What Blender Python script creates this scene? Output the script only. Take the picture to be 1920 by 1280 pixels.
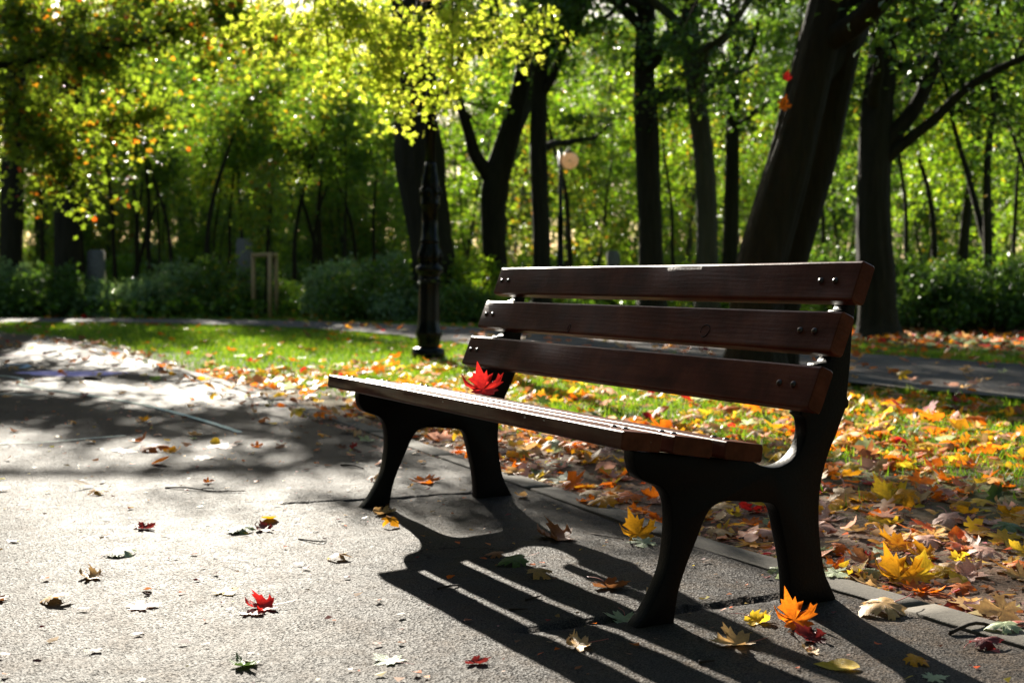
import bpy, bmesh, math, random
import numpy as np
from mathutils import Vector, Matrix, Quaternion, noise as mnoise
R = math.radians
S = bpy.context.scene
COL = S.collection
for o in list(bpy.data.objects): bpy.data.objects.remove(o)

# ------------------------------------------------------------------ camera
CAM = Vector((-1.488, -2.388, 0.769)); YAW, PITCH, FPX = 0.473, -0.046, 2481.9
FWD = Vector((math.sin(YAW)*math.cos(PITCH), math.cos(YAW)*math.cos(PITCH), math.sin(PITCH)))
RGT = Vector((math.cos(YAW), -math.sin(YAW), 0)); UPV = RGT.cross(FWD)
cd = bpy.data.cameras.new('camera'); cam = bpy.data.objects.new('camera', cd); COL.objects.link(cam)
cam.location = CAM; cam.rotation_euler = FWD.to_track_quat('-Z', 'Y').to_euler()
cd.sensor_width = 36; cd.lens = FPX/1920*36; cd.clip_start = .05; cd.clip_end = 1000
cd.dof.use_dof = True; cd.dof.focus_distance = 3.3; cd.dof.aperture_fstop = 4.5
S.camera = cam
# ------------------------------------------------------------------ light
SUN_AZ, SUN_EL = R(12.4), R(21.2)
world = bpy.data.worlds.new('World'); S.world = world; world.use_nodes = True
wn = world.node_tree.nodes; wl = world.node_tree.links
bg = wn['Background']; sky = wn.new('ShaderNodeTexSky'); sky.sky_type = 'NISHITA'; sky.sun_disc = False
sky.sun_elevation = SUN_EL; sky.sun_rotation = SUN_AZ; sky.air_density = 1.0; sky.dust_density = 1.5
wl.new(sky.outputs[0], bg.inputs[0]); bg.inputs[1].default_value = 0.05
sd = bpy.data.lights.new('sun', 'SUN'); sun = bpy.data.objects.new('sun', sd); COL.objects.link(sun)
SDIR = Vector((math.cos(SUN_EL)*math.sin(SUN_AZ), math.cos(SUN_EL)*math.cos(SUN_AZ), math.sin(SUN_EL)))
sun.rotation_euler = SDIR.to_track_quat('Z', 'Y').to_euler(); sun.location = (3, 10, 30)
sd.energy = 5.0; sd.angle = R(.53); sd.color = (1, .93, .80)
S.view_settings.view_transform = 'Standard'; S.view_settings.look = 'None'
S.view_settings.exposure = 1.9; S.view_settings.gamma = 1.0; S.view_settings.use_curve_mapping = False
S.render.engine = 'CYCLES'
cy = S.cycles
cy.max_bounces = 7; cy.diffuse_bounces = 3; cy.glossy_bounces = 2; cy.transmission_bounces = 5; cy.transparent_max_bounces = 6
cy.use_denoising = True; cy.sample_clamp_indirect = 6.0; cy.caustics_reflective = False; cy.caustics_refractive = False

# ------------------------------------------------------------------ helpers
def ray(px, py): return FWD + RGT*((px-960)/FPX) - UPV*((py-640)/FPX)
def on_ground(px, py, z=0.0):
    d = ray(px, py); return CAM + d*((z-CAM.z)/d.z)
def at_depth(px, py, dep): return CAM + ray(px, py)*dep
def project(p):
    d = Vector(p)-CAM; z = d.dot(FWD)
    if z < .05: return None
    return 960+FPX*d.dot(RGT)/z, 640-FPX*d.dot(UPV)/z, z

def new_mesh(name, V, F, mats=(), smooth=False, mi=None, attrs=None):
    """V (n,3); F list of tuples, or int array (m,k)."""
    me = bpy.data.meshes.new(name)
    V = np.asarray(V, dtype=np.float32)
    if isinstance(F, np.ndarray):
        m, k = F.shape; lt = np.full(m, k, np.int32); idx = F.ravel().astype(np.int32)
    else:
        lt = np.array([len(f) for f in F], np.int32); idx = np.array([i for f in F for i in f], np.int32); m = len(F)
    ls = np.concatenate(([0], np.cumsum(lt)[:-1])).astype(np.int32)
    me.vertices.add(len(V)); me.vertices.foreach_set('co', V.ravel())
    me.loops.add(len(idx)); me.loops.foreach_set('vertex_index', idx)
    me.polygons.add(m); me.polygons.foreach_set('loop_start', ls); me.polygons.foreach_set('loop_total', lt)
    me.update(calc_edges=True)
    for mt in mats: me.materials.append(mt)
    if mi is not None: me.polygons.foreach_set('material_index', np.asarray(mi, np.int32))
    if smooth: me.polygons.foreach_set('use_smooth', np.ones(m, bool))
    if attrs:
        for an, (typ, data) in attrs.items():
            a = me.attributes.new(an, typ, 'POINT')
            a.data.foreach_set('color' if typ == 'FLOAT_COLOR' else 'value', np.asarray(data, np.float32).ravel())
    return me
def link(name, me, parent=None, loc=None, rot=None):
    o = bpy.data.objects.new(name, me); COL.objects.link(o)
    if parent is not None: o.parent = parent
    if loc is not None: o.location = loc
    if rot is not None: o.rotation_euler = rot
    return o
def thing(name, label, cat, loc=(0, 0, 0), rz=0, group=None):
    o = link(name, None, loc=loc, rot=(0, 0, rz)); return tag(o, label, cat, group)
def tag(o, label, cat, group=None):
    o['label'] = label; o['category'] = cat
    if group: o['group'] = group
    return o
def structure(o, label=None, cat=None, kind='structure'):
    o['kind'] = kind
    if label: o['label'] = label
    if cat: o['category'] = cat
    return o
def copy_tree(root):
    r = root.copy(); COL.objects.link(r)
    for ch in root.children:
        c = ch.copy(); COL.objects.link(c); c.parent = r
        for g in ch.children:
            d = g.copy(); COL.objects.link(d); d.parent = c
    return r
def catmull(pts, n=4, closed=False):
    P = [np.array(p, float) for p in pts]; out = []
    N = len(P); rng = range(N if closed else N-1)
    for i in rng:
        if closed: a, b, c, d = P[i-1], P[i], P[(i+1) % N], P[(i+2) % N]
        else: a, b, c, d = P[max(i-1, 0)], P[i], P[i+1], P[min(i+2, N-1)]
        for k in range(n):
            t = k/n
            out.append(.5*((2*b)+(c-a)*t+(2*a-5*b+4*c-d)*t*t+(3*b-a-3*c+d)*t**3))
    if not closed: out.append(P[-1])
    return out
class Acc:
    """collects vertices and faces of several pieces into one mesh"""
    def __init__(s): s.V = []; s.F = []; s.M = []; s.n = 0; s.A = []
    def add(s, V, F, m=0, a=None):
        V = np.asarray(V, float); s.V.append(V)
        F = [tuple(int(i)+s.n for i in f) for f in F] if not isinstance(F, np.ndarray) else [tuple(r) for r in (F+s.n).tolist()]
        s.F += F; s.M += [m]*len(F); s.n += len(V)
        s.A.append(np.full(len(V), .5) if a is None else np.asarray(a, float))
    def mesh(s, name, mats, smooth=False, attr=None):
        return new_mesh(name, np.concatenate(s.V), s.F, mats, smooth, s.M, {attr: ('FLOAT', np.concatenate(s.A))} if attr else None)
def tube(path, radii, n=8, cap=True, wob=0.0, seed=0, ridge=0.0):
    P = np.array([list(p) for p in path], float); m = len(P)
    if np.isscalar(radii): radii = [radii]*m
    T = np.gradient(P, axis=0); T /= np.linalg.norm(T, axis=1)[:, None]+1e-9
    ref = np.array([1, 0, 0.]) if abs(T[0][0]) < .8 else np.array([0, 1, 0.])
    V = []; rs = np.random.RandomState(seed); ph = rs.rand(4)*6.28
    x = np.cross(ref, T[0]); x /= np.linalg.norm(x)
    for i in range(m):
        x = x-T[i]*np.dot(x, T[i]); x /= np.linalg.norm(x)+1e-9; y = np.cross(T[i], x)
        for k in range(n):
            a = 6.28318*k/n; r = radii[i]
            if ridge and n > 20: r *= 1+ridge*.9*mnoise.noise((math.cos(a)*2.2, math.sin(a)*2.2, P[i][2]*.55+seed))+.09*mnoise.noise((math.cos(a)*7, math.sin(a)*7, P[i][2]*1.1+seed))+wob*(rs.rand()-.5)
            elif ridge: r *= 1+ridge*(math.sin(3*a+ph[0]+i*.10)*.5+math.sin(5*a+ph[1]-i*.13)*.35)+wob*(rs.rand()-.5)
            elif wob: r *= 1+wob*(rs.rand()-.5)
            V.append(P[i]+x*(math.cos(a)*r)+y*(math.sin(a)*r))
    F = []
    for i in range(m-1):
        for k in range(n):
            a = i*n+k; b = i*n+(k+1) % n; F.append((a, b, b+n, a+n))
    if cap: F.append(tuple(range(n))[::-1]); F.append(tuple((m-1)*n+k for k in range(n)))
    return np.array(V), F
def box(cx, cy, cz, sx, sy, sz):
    V = [(cx+sx*a/2, cy+sy*b/2, cz+sz*c/2) for a in (-1, 1) for b in (-1, 1) for c in (-1, 1)]
    return V, [(0, 1, 3, 2), (4, 6, 7, 5), (0, 4, 5, 1), (2, 3, 7, 6), (0, 2, 6, 4), (1, 5, 7, 3)]
def lathe(prof, n=24):
    V = []; F = []
    for r, z in prof:
        for k in range(n): V.append((r*math.cos(6.28318*k/n), r*math.sin(6.28318*k/n), z))
    for i in range(len(prof)-1):
        for k in range(n):
            a = i*n+k; b = i*n+(k+1) % n; F.append((a, b, b+n, a+n))
    F.append(tuple(range(n))[::-1]); F.append(tuple((len(prof)-1)*n+k for k in range(n)))
    return np.array(V), F
def bevel_mod(o, w, seg=2):
    b = o.modifiers.new('edge', 'BEVEL'); b.width = w; b.segments = seg; b.limit_method = 'ANGLE'; b.angle_limit = R(35)

# ------------------------------------------------------------------ materials
def nodes(name):
    m = bpy.data.materials.new(name); m.use_nodes = True
    nt = m.node_tree; return m, nt.nodes, nt.links, nt.nodes['Principled BSDF'], nt.nodes['Material Output']
def nnode(N, typ, **kw):
    n = N.new(typ)
    for k, v in kw.items():
        if k.startswith('i_'): n.inputs[k[2:].replace('_', ' ')].default_value = v
        else: setattr(n, k, v)
    return n
def ramp(N, stops, interp='LINEAR'):
    r = N.new('ShaderNodeValToRGB'); r.color_ramp.interpolation = interp
    e = r.color_ramp.elements
    while len(e) < len(stops): e.new(.5)
    for el, (p, c) in zip(e, stops): el.position = p; el.color = (*c, 1)
    return r
def mix_rgb(N, L, fac, a, b, blend='MIX'):
    m = N.new('ShaderNodeMix'); m.data_type = 'RGBA'; m.blend_type = blend
    for sock, v in ((m.inputs[0], fac), (m.inputs[6], a), (m.inputs[7], b)):
        if hasattr(v, 'is_linked') or isinstance(v, bpy.types.NodeSocket): L.new(v, sock)
        elif isinstance(v, (int, float)): sock.default_value = v
        else: sock.default_value = (*v, 1)
    return m.outputs[2]
def coords(N, L, scale=(1, 1, 1), kind='Object'):
    tc = N.new('ShaderNodeTexCoord'); mp = N.new('ShaderNodeMapping'); mp.inputs['Scale'].default_value = scale
    L.new(tc.outputs[kind], mp.inputs[0]); return mp.outputs[0]
def bump(N, L, h, strength, dist, prev=None):
    b = N.new('ShaderNodeBump'); b.inputs['Strength'].default_value = strength; b.inputs['Distance'].default_value = dist
    L.new(h, b.inputs['Height'])
    if prev is not None: L.new(prev, b.inputs['Normal'])
    return b.outputs[0]
def tex_noise(N, L, vec, scale, detail=4, rough=.55, out=0):
    n = nnode(N, 'ShaderNodeTexNoise'); n.inputs['Scale'].default_value = scale; n.inputs['Detail'].default_value = detail
    n.inputs['Roughness'].default_value = rough
    if vec is not None: L.new(vec, n.inputs['Vector'])
    return n.outputs[out]

def mat_leaf(name, stops, transl=.45, tint=(1.25, 1.15, .6), rough=.45, spec=.4, attr='tone', objrand=.0):
    """thin leaf: reflecting side plus light let through; colour varies leaf by leaf (attribute tone)"""
    m, N, L, P, O = nodes(name)
    a = N.new('ShaderNodeAttribute'); a.attribute_name = attr
    fac = a.outputs['Fac']
    if objrand:
        oi = N.new('ShaderNodeObjectInfo'); md = nnode(N, 'ShaderNodeMath', operation='MULTIPLY_ADD')
        L.new(oi.outputs['Random'], md.inputs[0]); md.inputs[1].default_value = objrand; md.inputs[2].default_value = -objrand/2
        ad = nnode(N, 'ShaderNodeMath', operation='ADD'); L.new(fac, ad.inputs[0]); L.new(md.outputs[0], ad.inputs[1]); fac = ad.outputs[0]
    r = ramp(N, stops); L.new(fac, r.inputs[0])
    L.new(r.outputs[0], P.inputs['Base Color']); P.inputs['Roughness'].default_value = rough
    P.inputs['Specular IOR Level'].default_value = spec
    tr = N.new('ShaderNodeBsdfTranslucent')
    L.new(mix_rgb(N, L, 1.0, r.outputs[0], tint, 'MULTIPLY'), tr.inputs[0])
    mx = N.new('ShaderNodeMixShader'); mx.inputs[0].default_value = transl
    L.new(P.outputs[0], mx.inputs[1]); L.new(tr.outputs[0], mx.inputs[2]); L.new(mx.outputs[0], O.inputs[0])
    return m
G_DARK = mat_leaf('leaf_dark_green', [(0, (.045, .095, .016)), (.5, (.08, .16, .026)), (.85, (.15, .23, .036)), (1, (.30, .20, .03))], .42, (1.5, 1.5, .7), .4, .5, objrand=.25)
G_MID = mat_leaf('leaf_green', [(0, (.06, .13, .02)), (.5, (.115, .21, .03)), (.86, (.22, .29, .04)), (1, (.45, .28, .03))], .5, (1.6, 1.6, .6), .4, .5, objrand=.3)
G_LIGHT = mat_leaf('leaf_yellow_green', [(0, (.09, .18, .02)), (.5, (.17, .28, .03)), (.85, (.30, .37, .045)), (1, (.60, .35, .04))], .55, (1.45, 1.5, .5), .42, .45, objrand=.3)
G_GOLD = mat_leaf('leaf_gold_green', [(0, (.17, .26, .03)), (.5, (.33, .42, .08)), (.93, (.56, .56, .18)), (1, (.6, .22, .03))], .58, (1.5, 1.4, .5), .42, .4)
G_BLUE = mat_leaf('leaf_shrub', [(0, (.11, .19, .09)), (.5, (.21, .31, .15)), (.9, (.33, .43, .22)), (1, (.28, .28, .08))], .38, (1.4, 1.5, .7), .38, .6, objrand=.3)
G_AUT = mat_leaf('leaf_turning', [(0, (.07, .13, .02)), (.74, (.19, .29, .04)), (.84, (.34, .25, .03)), (.93, (.50, .17, .025)), (1, (.5, .06, .02))], .6, (1.6, 1.4, .6), .42, .45, objrand=.15)

def mat_bark(name, c1, c2, scale=6):
    m, N, L, P, O = nodes(name)
    v = coords(N, L, (1, 1, .18)); n1 = tex_noise(N, L, v, scale*2.2, 6, .65); n2 = tex_noise(N, L, coords(N, L), 1.3, 3)
    r = ramp(N, [(.3, c1), (.7, c2)]); L.new(n1, r.inputs[0])
    c = mix_rgb(N, L, n2, r.outputs[0], (c2[0]*.7, c2[1]*.85, c2[2]*.6)); L.new(c, P.inputs['Base Color'])
    P.inputs['Roughness'].default_value = .9; P.inputs['Specular IOR Level'].default_value = .2
    L.new(bump(N, L, n1, 1.0, .05), P.inputs['Normal']); return m
BARK = mat_bark('bark_dark', (.010, .008, .006), (.045, .033, .022))
BARK_G = mat_bark('bark_grey', (.03, .026, .02), (.10, .08, .055))
BARK_R = mat_bark('bark_brown', (.03, .02, .012), (.12, .075, .04), 5)

def mat_asphalt(name, c_lo, c_hi, rough=(.50, .70), bstr=.6, fine=260, brown=.4, spec=.055, tilt=.5, dull=.48):
    m, N, L, P, O = nodes(name)
    v = coords(N, L)
    n1 = tex_noise(N, L, v, fine, 3, .6); n2 = tex_noise(N, L, v, 1.1, 4); n3 = tex_noise(N, L, v, 9, 5, .7)
    vo = nnode(N, 'ShaderNodeTexVoronoi'); vo.inputs['Scale'].default_value = fine*.8; L.new(v, vo.inputs['Vector'])
    r = ramp(N, [(.36, c_lo), (.66, c_hi)]); L.new(n1, r.inputs[0])
    cst = mix_rgb(N, L, vo.outputs['Color'], r.outputs[0], r.outputs[0])
    st = ramp(N, [(.45, (0, 0, 0)), (.62, (1, 1, 1))]); L.new(n3, st.inputs[0])
    brn = mix_rgb(N, L, brown, (1, 1, 1), (1.15, .95, .75))
    c2 = mix_rgb(N, L, st.outputs[0], r.outputs[0], mix_rgb(N, L, 1.0, r.outputs[0], (1.25, 1.1, .95), 'MULTIPLY'))
    big = ramp(N, [(.25, (.62, .62, .66)), (.5, (1, .98, .96)), (.75, (1.3, 1.2, 1.08))]); L.new(n2, big.inputs[0])
    c3 = mix_rgb(N, L, 1.0, c2, big.outputs[0], 'MULTIPLY')
    # damp stains, and fine cracks that wander
    n5 = tex_noise(N, L, v, 3.3, 6, .7); stn = ramp(N, [(.56, (1, 1, 1)), (.68, (.55, .52, .5))]); L.new(n5, stn.inputs[0]); c3 = mix_rgb(N, L, .8, c3, mix_rgb(N, L, 1.0, c3, stn.outputs[0], 'MULTIPLY'))
    wp = nnode(N, 'ShaderNodeVectorMath', operation='MULTIPLY_ADD'); L.new(tex_noise(N, L, v, 6, 5, .6, 1), wp.inputs[0]); wp.inputs[1].default_value = (.35, .35, 0); L.new(v, wp.inputs[2])
    ck = nnode(N, 'ShaderNodeTexVoronoi', feature='DISTANCE_TO_EDGE'); ck.inputs['Scale'].default_value = .62; L.new(wp.outputs[0], ck.inputs['Vector'])
    ckr = ramp(N, [(.0, (.25, .25, .25)), (.0035, (1, 1, 1))]); L.new(ck.outputs[0], ckr.inputs[0]); c3 = mix_rgb(N, L, 1.0, c3, ckr.outputs[0], 'MULTIPLY')
    L.new(c3, P.inputs['Base Color'])
    rr = nnode(N, 'ShaderNodeMapRange'); rr.inputs['To Min'].default_value = rough[0]; rr.inputs['To Max'].default_value = rough[1]
    L.new(n3, rr.inputs[0]); L.new(rr.outputs[0], P.inputs['Roughness']); P.inputs['Specular IOR Level'].default_value = spec
    geo = N.new('ShaderNodeNewGeometry'); sb = nnode(N, 'ShaderNodeVectorMath', operation='SUBTRACT'); L.new(vo.outputs['Color'], sb.inputs[0]); sb.inputs[1].default_value = (.5, .5, .5)
    ma = nnode(N, 'ShaderNodeVectorMath', operation='MULTIPLY_ADD'); L.new(sb.outputs[0], ma.inputs[0]); ma.inputs[1].default_value = (tilt, tilt, 0); L.new(geo.outputs['Normal'], ma.inputs[2])
    nz = nnode(N, 'ShaderNodeVectorMath', operation='NORMALIZE'); L.new(ma.outputs[0], nz.inputs[0])
    b1 = bump(N, L, vo.outputs['Distance'], bstr, .0022, nz.outputs[0]); b2 = bump(N, L, n1, bstr*.6, .002, b1); b3 = bump(N, L, n3, .15, .004, b2)
    L.new(b3, P.inputs['Normal'])
    df = N.new('ShaderNodeBsdfDiffuse'); L.new(c3, df.inputs['Color']); L.new(b3, df.inputs['Normal']); mx = N.new('ShaderNodeMixShader'); mx.inputs[0].default_value = dull
    L.new(P.outputs[0], mx.inputs[1]); L.new(df.outputs[0], mx.inputs[2]); L.new(mx.outputs[0], O.inputs[0]); return m
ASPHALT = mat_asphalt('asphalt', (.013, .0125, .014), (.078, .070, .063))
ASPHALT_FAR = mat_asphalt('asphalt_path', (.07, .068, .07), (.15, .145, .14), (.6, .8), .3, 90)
def mat_soil(name, a, b, c):
    m, N, L, P, O = nodes(name); v = coords(N, L)
    n1 = tex_noise(N, L, v, 55, 6, .7); n2 = tex_noise(N, L, v, 3.5, 5, .6)
    r = ramp(N, [(.3, a), (.7, b)]); L.new(n1, r.inputs[0]); s = ramp(N, [(.42, (0, 0, 0)), (.62, (1, 1, 1))]); L.new(n2, s.inputs[0])
    L.new(mix_rgb(N, L, s.outputs[0], r.outputs[0], c), P.inputs['Base Color'])
    P.inputs['Roughness'].default_value = .95; P.inputs['Specular IOR Level'].default_value = .15
    L.new(bump(N, L, n1, 1, .02, bump(N, L, n2, .6, .05)), P.inputs['Normal']); return m
SOIL = mat_soil('soil', (.035, .022, .014), (.11, .075, .05), (.075, .06, .03))
FOREST = mat_soil('forest_floor', (.016, .02, .007), (.045, .045, .016), (.03, .045, .012))
def mat_lawn():
    m, N, L, P, O = nodes('lawn'); v = coords(N, L)
    n1 = tex_noise(N, L, v, 60, 6, .7); n2 = tex_noise(N, L, v, 2.2, 5, .65)
    soil = ramp(N, [(.3, (.06, .038, .024)), (.7, (.24, .15, .10))]); L.new(n1, soil.inputs[0])
    gr = ramp(N, [(.3, (.035, .08, .012)), (.7, (.09, .17, .02))]); L.new(n1, gr.inputs[0])
    a = N.new('ShaderNodeAttribute'); a.attribute_name = 'turf'
    ad = nnode(N, 'ShaderNodeMath', operation='MULTIPLY_ADD'); L.new(n2, ad.inputs[0]); ad.inputs[1].default_value = 1.2; ad.inputs[2].default_value = -.6
    ad2 = nnode(N, 'ShaderNodeMath', operation='ADD', use_clamp=True); L.new(ad.outputs[0], ad2.inputs[0]); L.new(a.outputs['Fac'], ad2.inputs[1])
    L.new(mix_rgb(N, L, ad2.outputs[0], soil.outputs[0], gr.outputs[0]), P.inputs['Base Color'])
    P.inputs['Roughness'].default_value = .95; P.inputs['Specular IOR Level'].default_value = .15
    L.new(bump(N, L, n1, 1, .02), P.inputs['Normal']); return m
LAWN = mat_lawn()
def mat_concrete():
    m, N, L, P, O = nodes('concrete'); v = coords(N, L)
    n1 = tex_noise(N, L, v, 120, 5, .7); n2 = tex_noise(N, L, v, 7, 5)
    r = ramp(N, [(.3, (.055, .047, .038)), (.7, (.15, .13, .105))]); L.new(n1, r.inputs[0])
    L.new(mix_rgb(N, L, n2, r.outputs[0], (.075, .065, .05)), P.inputs['Base Color']); P.inputs['Roughness'].default_value = .85; P.inputs['Specular IOR Level'].default_value = .2
    L.new(bump(N, L, n1, .6, .004), P.inputs['Normal']); return m
CONC = mat_concrete()
def mat_wood():
    m, N, L, P, O = nodes('brown_paint'); oi = N.new('ShaderNodeObjectInfo')
    tc = N.new('ShaderNodeTexCoord'); av = nnode(N, 'ShaderNodeVectorMath', operation='ADD'); L.new(tc.outputs['Object'], av.inputs[0])
    cm = N.new('ShaderNodeCombineXYZ'); ml = nnode(N, 'ShaderNodeMath', operation='MULTIPLY'); L.new(oi.outputs['Random'], ml.inputs[0]); ml.inputs[1].default_value = 9
    L.new(ml.outputs[0], cm.inputs[0]); L.new(ml.outputs[0], cm.inputs[1]); L.new(cm.outputs[0], av.inputs[1])
    mp = N.new('ShaderNodeMapping'); mp.inputs['Scale'].default_value = (1, .07, 1); L.new(av.outputs[0], mp.inputs[0])
    g1 = tex_noise(N, L, mp.outputs[0], 130, 5, .6); g2 = tex_noise(N, L, mp.outputs[0], 34, 4, .6); n3 = tex_noise(N, L, av.outputs[0], 5, 4); n4 = tex_noise(N, L, av.outputs[0], 90, 3, .6)
    wv = nnode(N, 'ShaderNodeTexWave', wave_type='BANDS', bands_direction='X'); wv.inputs['Scale'].default_value = 26; wv.inputs['Distortion'].default_value = 7
    wv.inputs['Detail'].default_value = 2; mp2 = N.new('ShaderNodeMapping'); mp2.inputs['Scale'].default_value = (1, .12, .6); L.new(av.outputs[0], mp2.inputs[0]); L.new(mp2.outputs[0], wv.inputs['Vector'])
    r = ramp(N, [(.28, (.042, .0105, .005)), (.5, (.095, .025, .012)), (.72, (.175, .052, .026))])
    L.new(mix_rgb(N, L, .6, g2, n3), r.inputs[0])
    mp3 = N.new('ShaderNodeMapping'); mp3.inputs['Scale'].default_value = (1, .3, 1); L.new(av.outputs[0], mp3.inputs[0]); n6 = tex_noise(N, L, mp3.outputs[0], 75, 4, .7)
    chp = ramp(N, [(.70, (0, 0, 0)), (.73, (1, 1, 1))]); L.new(n6, chp.inputs[0]); grm = ramp(N, [(.35, (.55, .55, .55)), (.6, (1.1, 1.1, 1.1))]); L.new(tex_noise(N, L, av.outputs[0], 11, 5, .7), grm.inputs[0])
    cw = mix_rgb(N, L, chp.outputs[0], mix_rgb(N, L, .7, r.outputs[0], mix_rgb(N, L, 1.0, r.outputs[0], grm.outputs[0], 'MULTIPLY')), (.20, .13, .095)); L.new(cw, P.inputs['Base Color'])
    rr = nnode(N, 'ShaderNodeMapRange'); rr.inputs['To Min'].default_value = .24; rr.inputs['To Max'].default_value = .40; L.new(g2, rr.inputs[0]); L.new(rr.outputs[0], P.inputs['Roughness'])
    P.inputs['Specular IOR Level'].default_value = .11
    b = bump(N, L, g1, .5, .0012); b = bump(N, L, wv.outputs[1] if len(wv.outputs) > 1 else wv.outputs[0], .10, .001, b); b = bump(N, L, n4, .18, .002, b)
    L.new(b, P.inputs['Normal']); return m
WOOD = mat_wood()
def mat_plain(name, col, rough=.5, metal=0, spec=.5, bs=0, bscale=80, var=.0):
    m, N, L, P, O = nodes(name); v = coords(N, L); n = tex_noise(N, L, v, bscale, 4)
    r = ramp(N, [(.3, tuple(c*(1-var) for c in col)), (.7, tuple(min(1, c*(1+var)) for c in col))]); L.new(n, r.inputs[0]); L.new(r.outputs[0], P.inputs['Base Color'])
    P.inputs['Roughness'].default_value = rough; P.inputs['Metallic'].default_value = metal; P.inputs['Specular IOR Level'].default_value = spec
    if bs: L.new(bump(N, L, n, bs, .004), P.inputs['Normal'])
    return m
IRON = mat_plain('black_iron', (.0035, .0035, .004), .42, 0, .10, .25, 140, .3)
LAMP_IRON = mat_plain('lamp_paint', (.0025, .003, .0045), .25, 0, .18, .15, 60, .3)
STEEL = mat_plain('bolt_steel', (.06, .05, .045), .3, .8, .5, .1)
CHIP = mat_plain('bare_chip', (.6, .56, .5), .6, 0, .3, 0, 60, .2)
STAKE = mat_plain('stake_wood', (.46, .31, .16), .8, 0, .2, .4, 50, .35)
STONE = mat_plain('grey_stone', (.17, .155, .13), .9, 0, .2, .6, 25, .4)
STICK = mat_plain('twig_wood', (.035, .024, .018), .8, 0, .2, .3, 90, .4)
def mat_globe():
    m, N, L, P, O = nodes('globe_plastic'); n = tex_noise(N, L, coords(N, L), 6, 3)
    r = ramp(N, [(.3, (.92, .70, .52)), (.7, (.95, .76, .58))]); L.new(n, r.inputs[0]); L.new(r.outputs[0], P.inputs['Base Color']); P.inputs['Roughness'].default_value = .3
    t = N.new('ShaderNodeBsdfTranslucent'); L.new(r.outputs[0], t.inputs[0]); mx = N.new('ShaderNodeMixShader'); mx.inputs[0].default_value = .5
    L.new(P.outputs[0], mx.inputs[1]); L.new(t.outputs[0], mx.inputs[2]); L.new(mx.outputs[0], O.inputs[0]); return m
GLOBE = mat_globe()
def mat_chalk(name, col):
    m, N, L, P, O = nodes(name); v = coords(N, L); n = tex_noise(N, L, v, 60, 6, .8)
    r = ramp(N, [(.30, (0, 0, 0)), (.50, (1, 1, 1))]); L.new(n, r.inputs[0]); P.inputs['Base Color'].default_value = (*col, 1); P.inputs['Roughness'].default_value = .95
    P.inputs['Specular IOR Level'].default_value = .1
    t = N.new('ShaderNodeBsdfTransparent'); mx = N.new('ShaderNodeMixShader'); L.new(r.outputs[0], mx.inputs[0]); L.new(t.outputs[0], mx.inputs[1]); L.new(P.outputs[0], mx.inputs[2]); L.new(mx.outputs[0], O.inputs[0]); return m

# fallen-leaf materials
LEAFC = {'red': (.62, .022, .02), 'orange': (.85, .20, .012), 'golden': (.90, .40, .02), 'yellow': (.80, .52, .035), 'tan': (.62, .37, .15), 'brown': (.34, .135, .05),
         'pink': (.66, .36, .27), 'green': (.10, .17, .04), 'pale_green': (.40, .46, .26), 'maroon': (.17, .018, .018)}
LEAFT = {'red': .5, 'orange': .5, 'golden': .5, 'yellow': .5, 'tan': .3, 'brown': .22, 'pink': .3, 'green': .3, 'pale_green': .3, 'maroon': .35}
def mat_fallen(name, col, transl):
    m, N, L, P, O = nodes(name); v = coords(N, L)
    oi = N.new('ShaderNodeObjectInfo'); av = nnode(N, 'ShaderNodeVectorMath', operation='ADD'); L.new(v, av.inputs[0]); L.new(oi.outputs['Location'], av.inputs[1])
    n = tex_noise(N, L, av.outputs[0], 14, 5, .65); n2 = tex_noise(N, L, av.outputs[0], 60, 4, .6)
    r = ramp(N, [(.25, tuple(c*.62 for c in col)), (.5, col), (.75, (min(1, col[0]*1.12+.02), min(1, col[1]*1.25+.015), col[2]*1.1))]); L.new(n, r.inputs[0])
    sp = ramp(N, [(.66, (1, 1, 1)), (.74, (.45, .32, .22))]); L.new(n2, sp.inputs[0])
    c = mix_rgb(N, L, 1.0, r.outputs[0], sp.outputs[0], 'MULTIPLY')
    L.new(c, P.inputs['Base Color']); P.inputs['Roughness'].default_value = .5; P.inputs['Specular IOR Level'].default_value = .2
    L.new(bump(N, L, n2, .5, .003), P.inputs['Normal'])
    t = N.new('ShaderNodeBsdfTranslucent'); L.new(c, t.inputs[0]); mx = N.new('ShaderNodeMixShader'); mx.inputs[0].default_value = transl
    L.new(P.outputs[0], mx.inputs[1]); L.new(t.outputs[0], mx.inputs[2]); L.new(mx.outputs[0], O.inputs[0]); return m
FALLEN = {k: mat_fallen('fallen_'+k, c, LEAFT[k]) for k, c in LEAFC.items()}
STEM = mat_plain('leaf_stalk', (.35, .06, .04), .5, 0, .4, 0, 60, .4)
def mat_litter():
    m, N, L, P, O = nodes('litter_leaf'); a = N.new('ShaderNodeAttribute'); a.attribute_name = 'leafcol'
    n = tex_noise(N, L, coords(N, L), 30, 4); r = ramp(N, [(.3, (.65, .6, .55)), (.7, (1.15, 1.15, 1.1))]); L.new(n, r.inputs[0])
    c = mix_rgb(N, L, 1.0, a.outputs['Color'], r.outputs[0], 'MULTIPLY'); L.new(c, P.inputs['Base Color']); P.inputs['Roughness'].default_value = .5; P.inputs['Specular IOR Level'].default_value = .22
    t = N.new('ShaderNodeBsdfTranslucent'); L.new(c, t.inputs[0]); mx = N.new('ShaderNodeMixShader'); mx.inputs[0].default_value = .52
    L.new(P.outputs[0], mx.inputs[1]); L.new(t.outputs[0], mx.inputs[2]); L.new(mx.outputs[0], O.inputs[0]); return m
LITTER = mat_litter()
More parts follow.
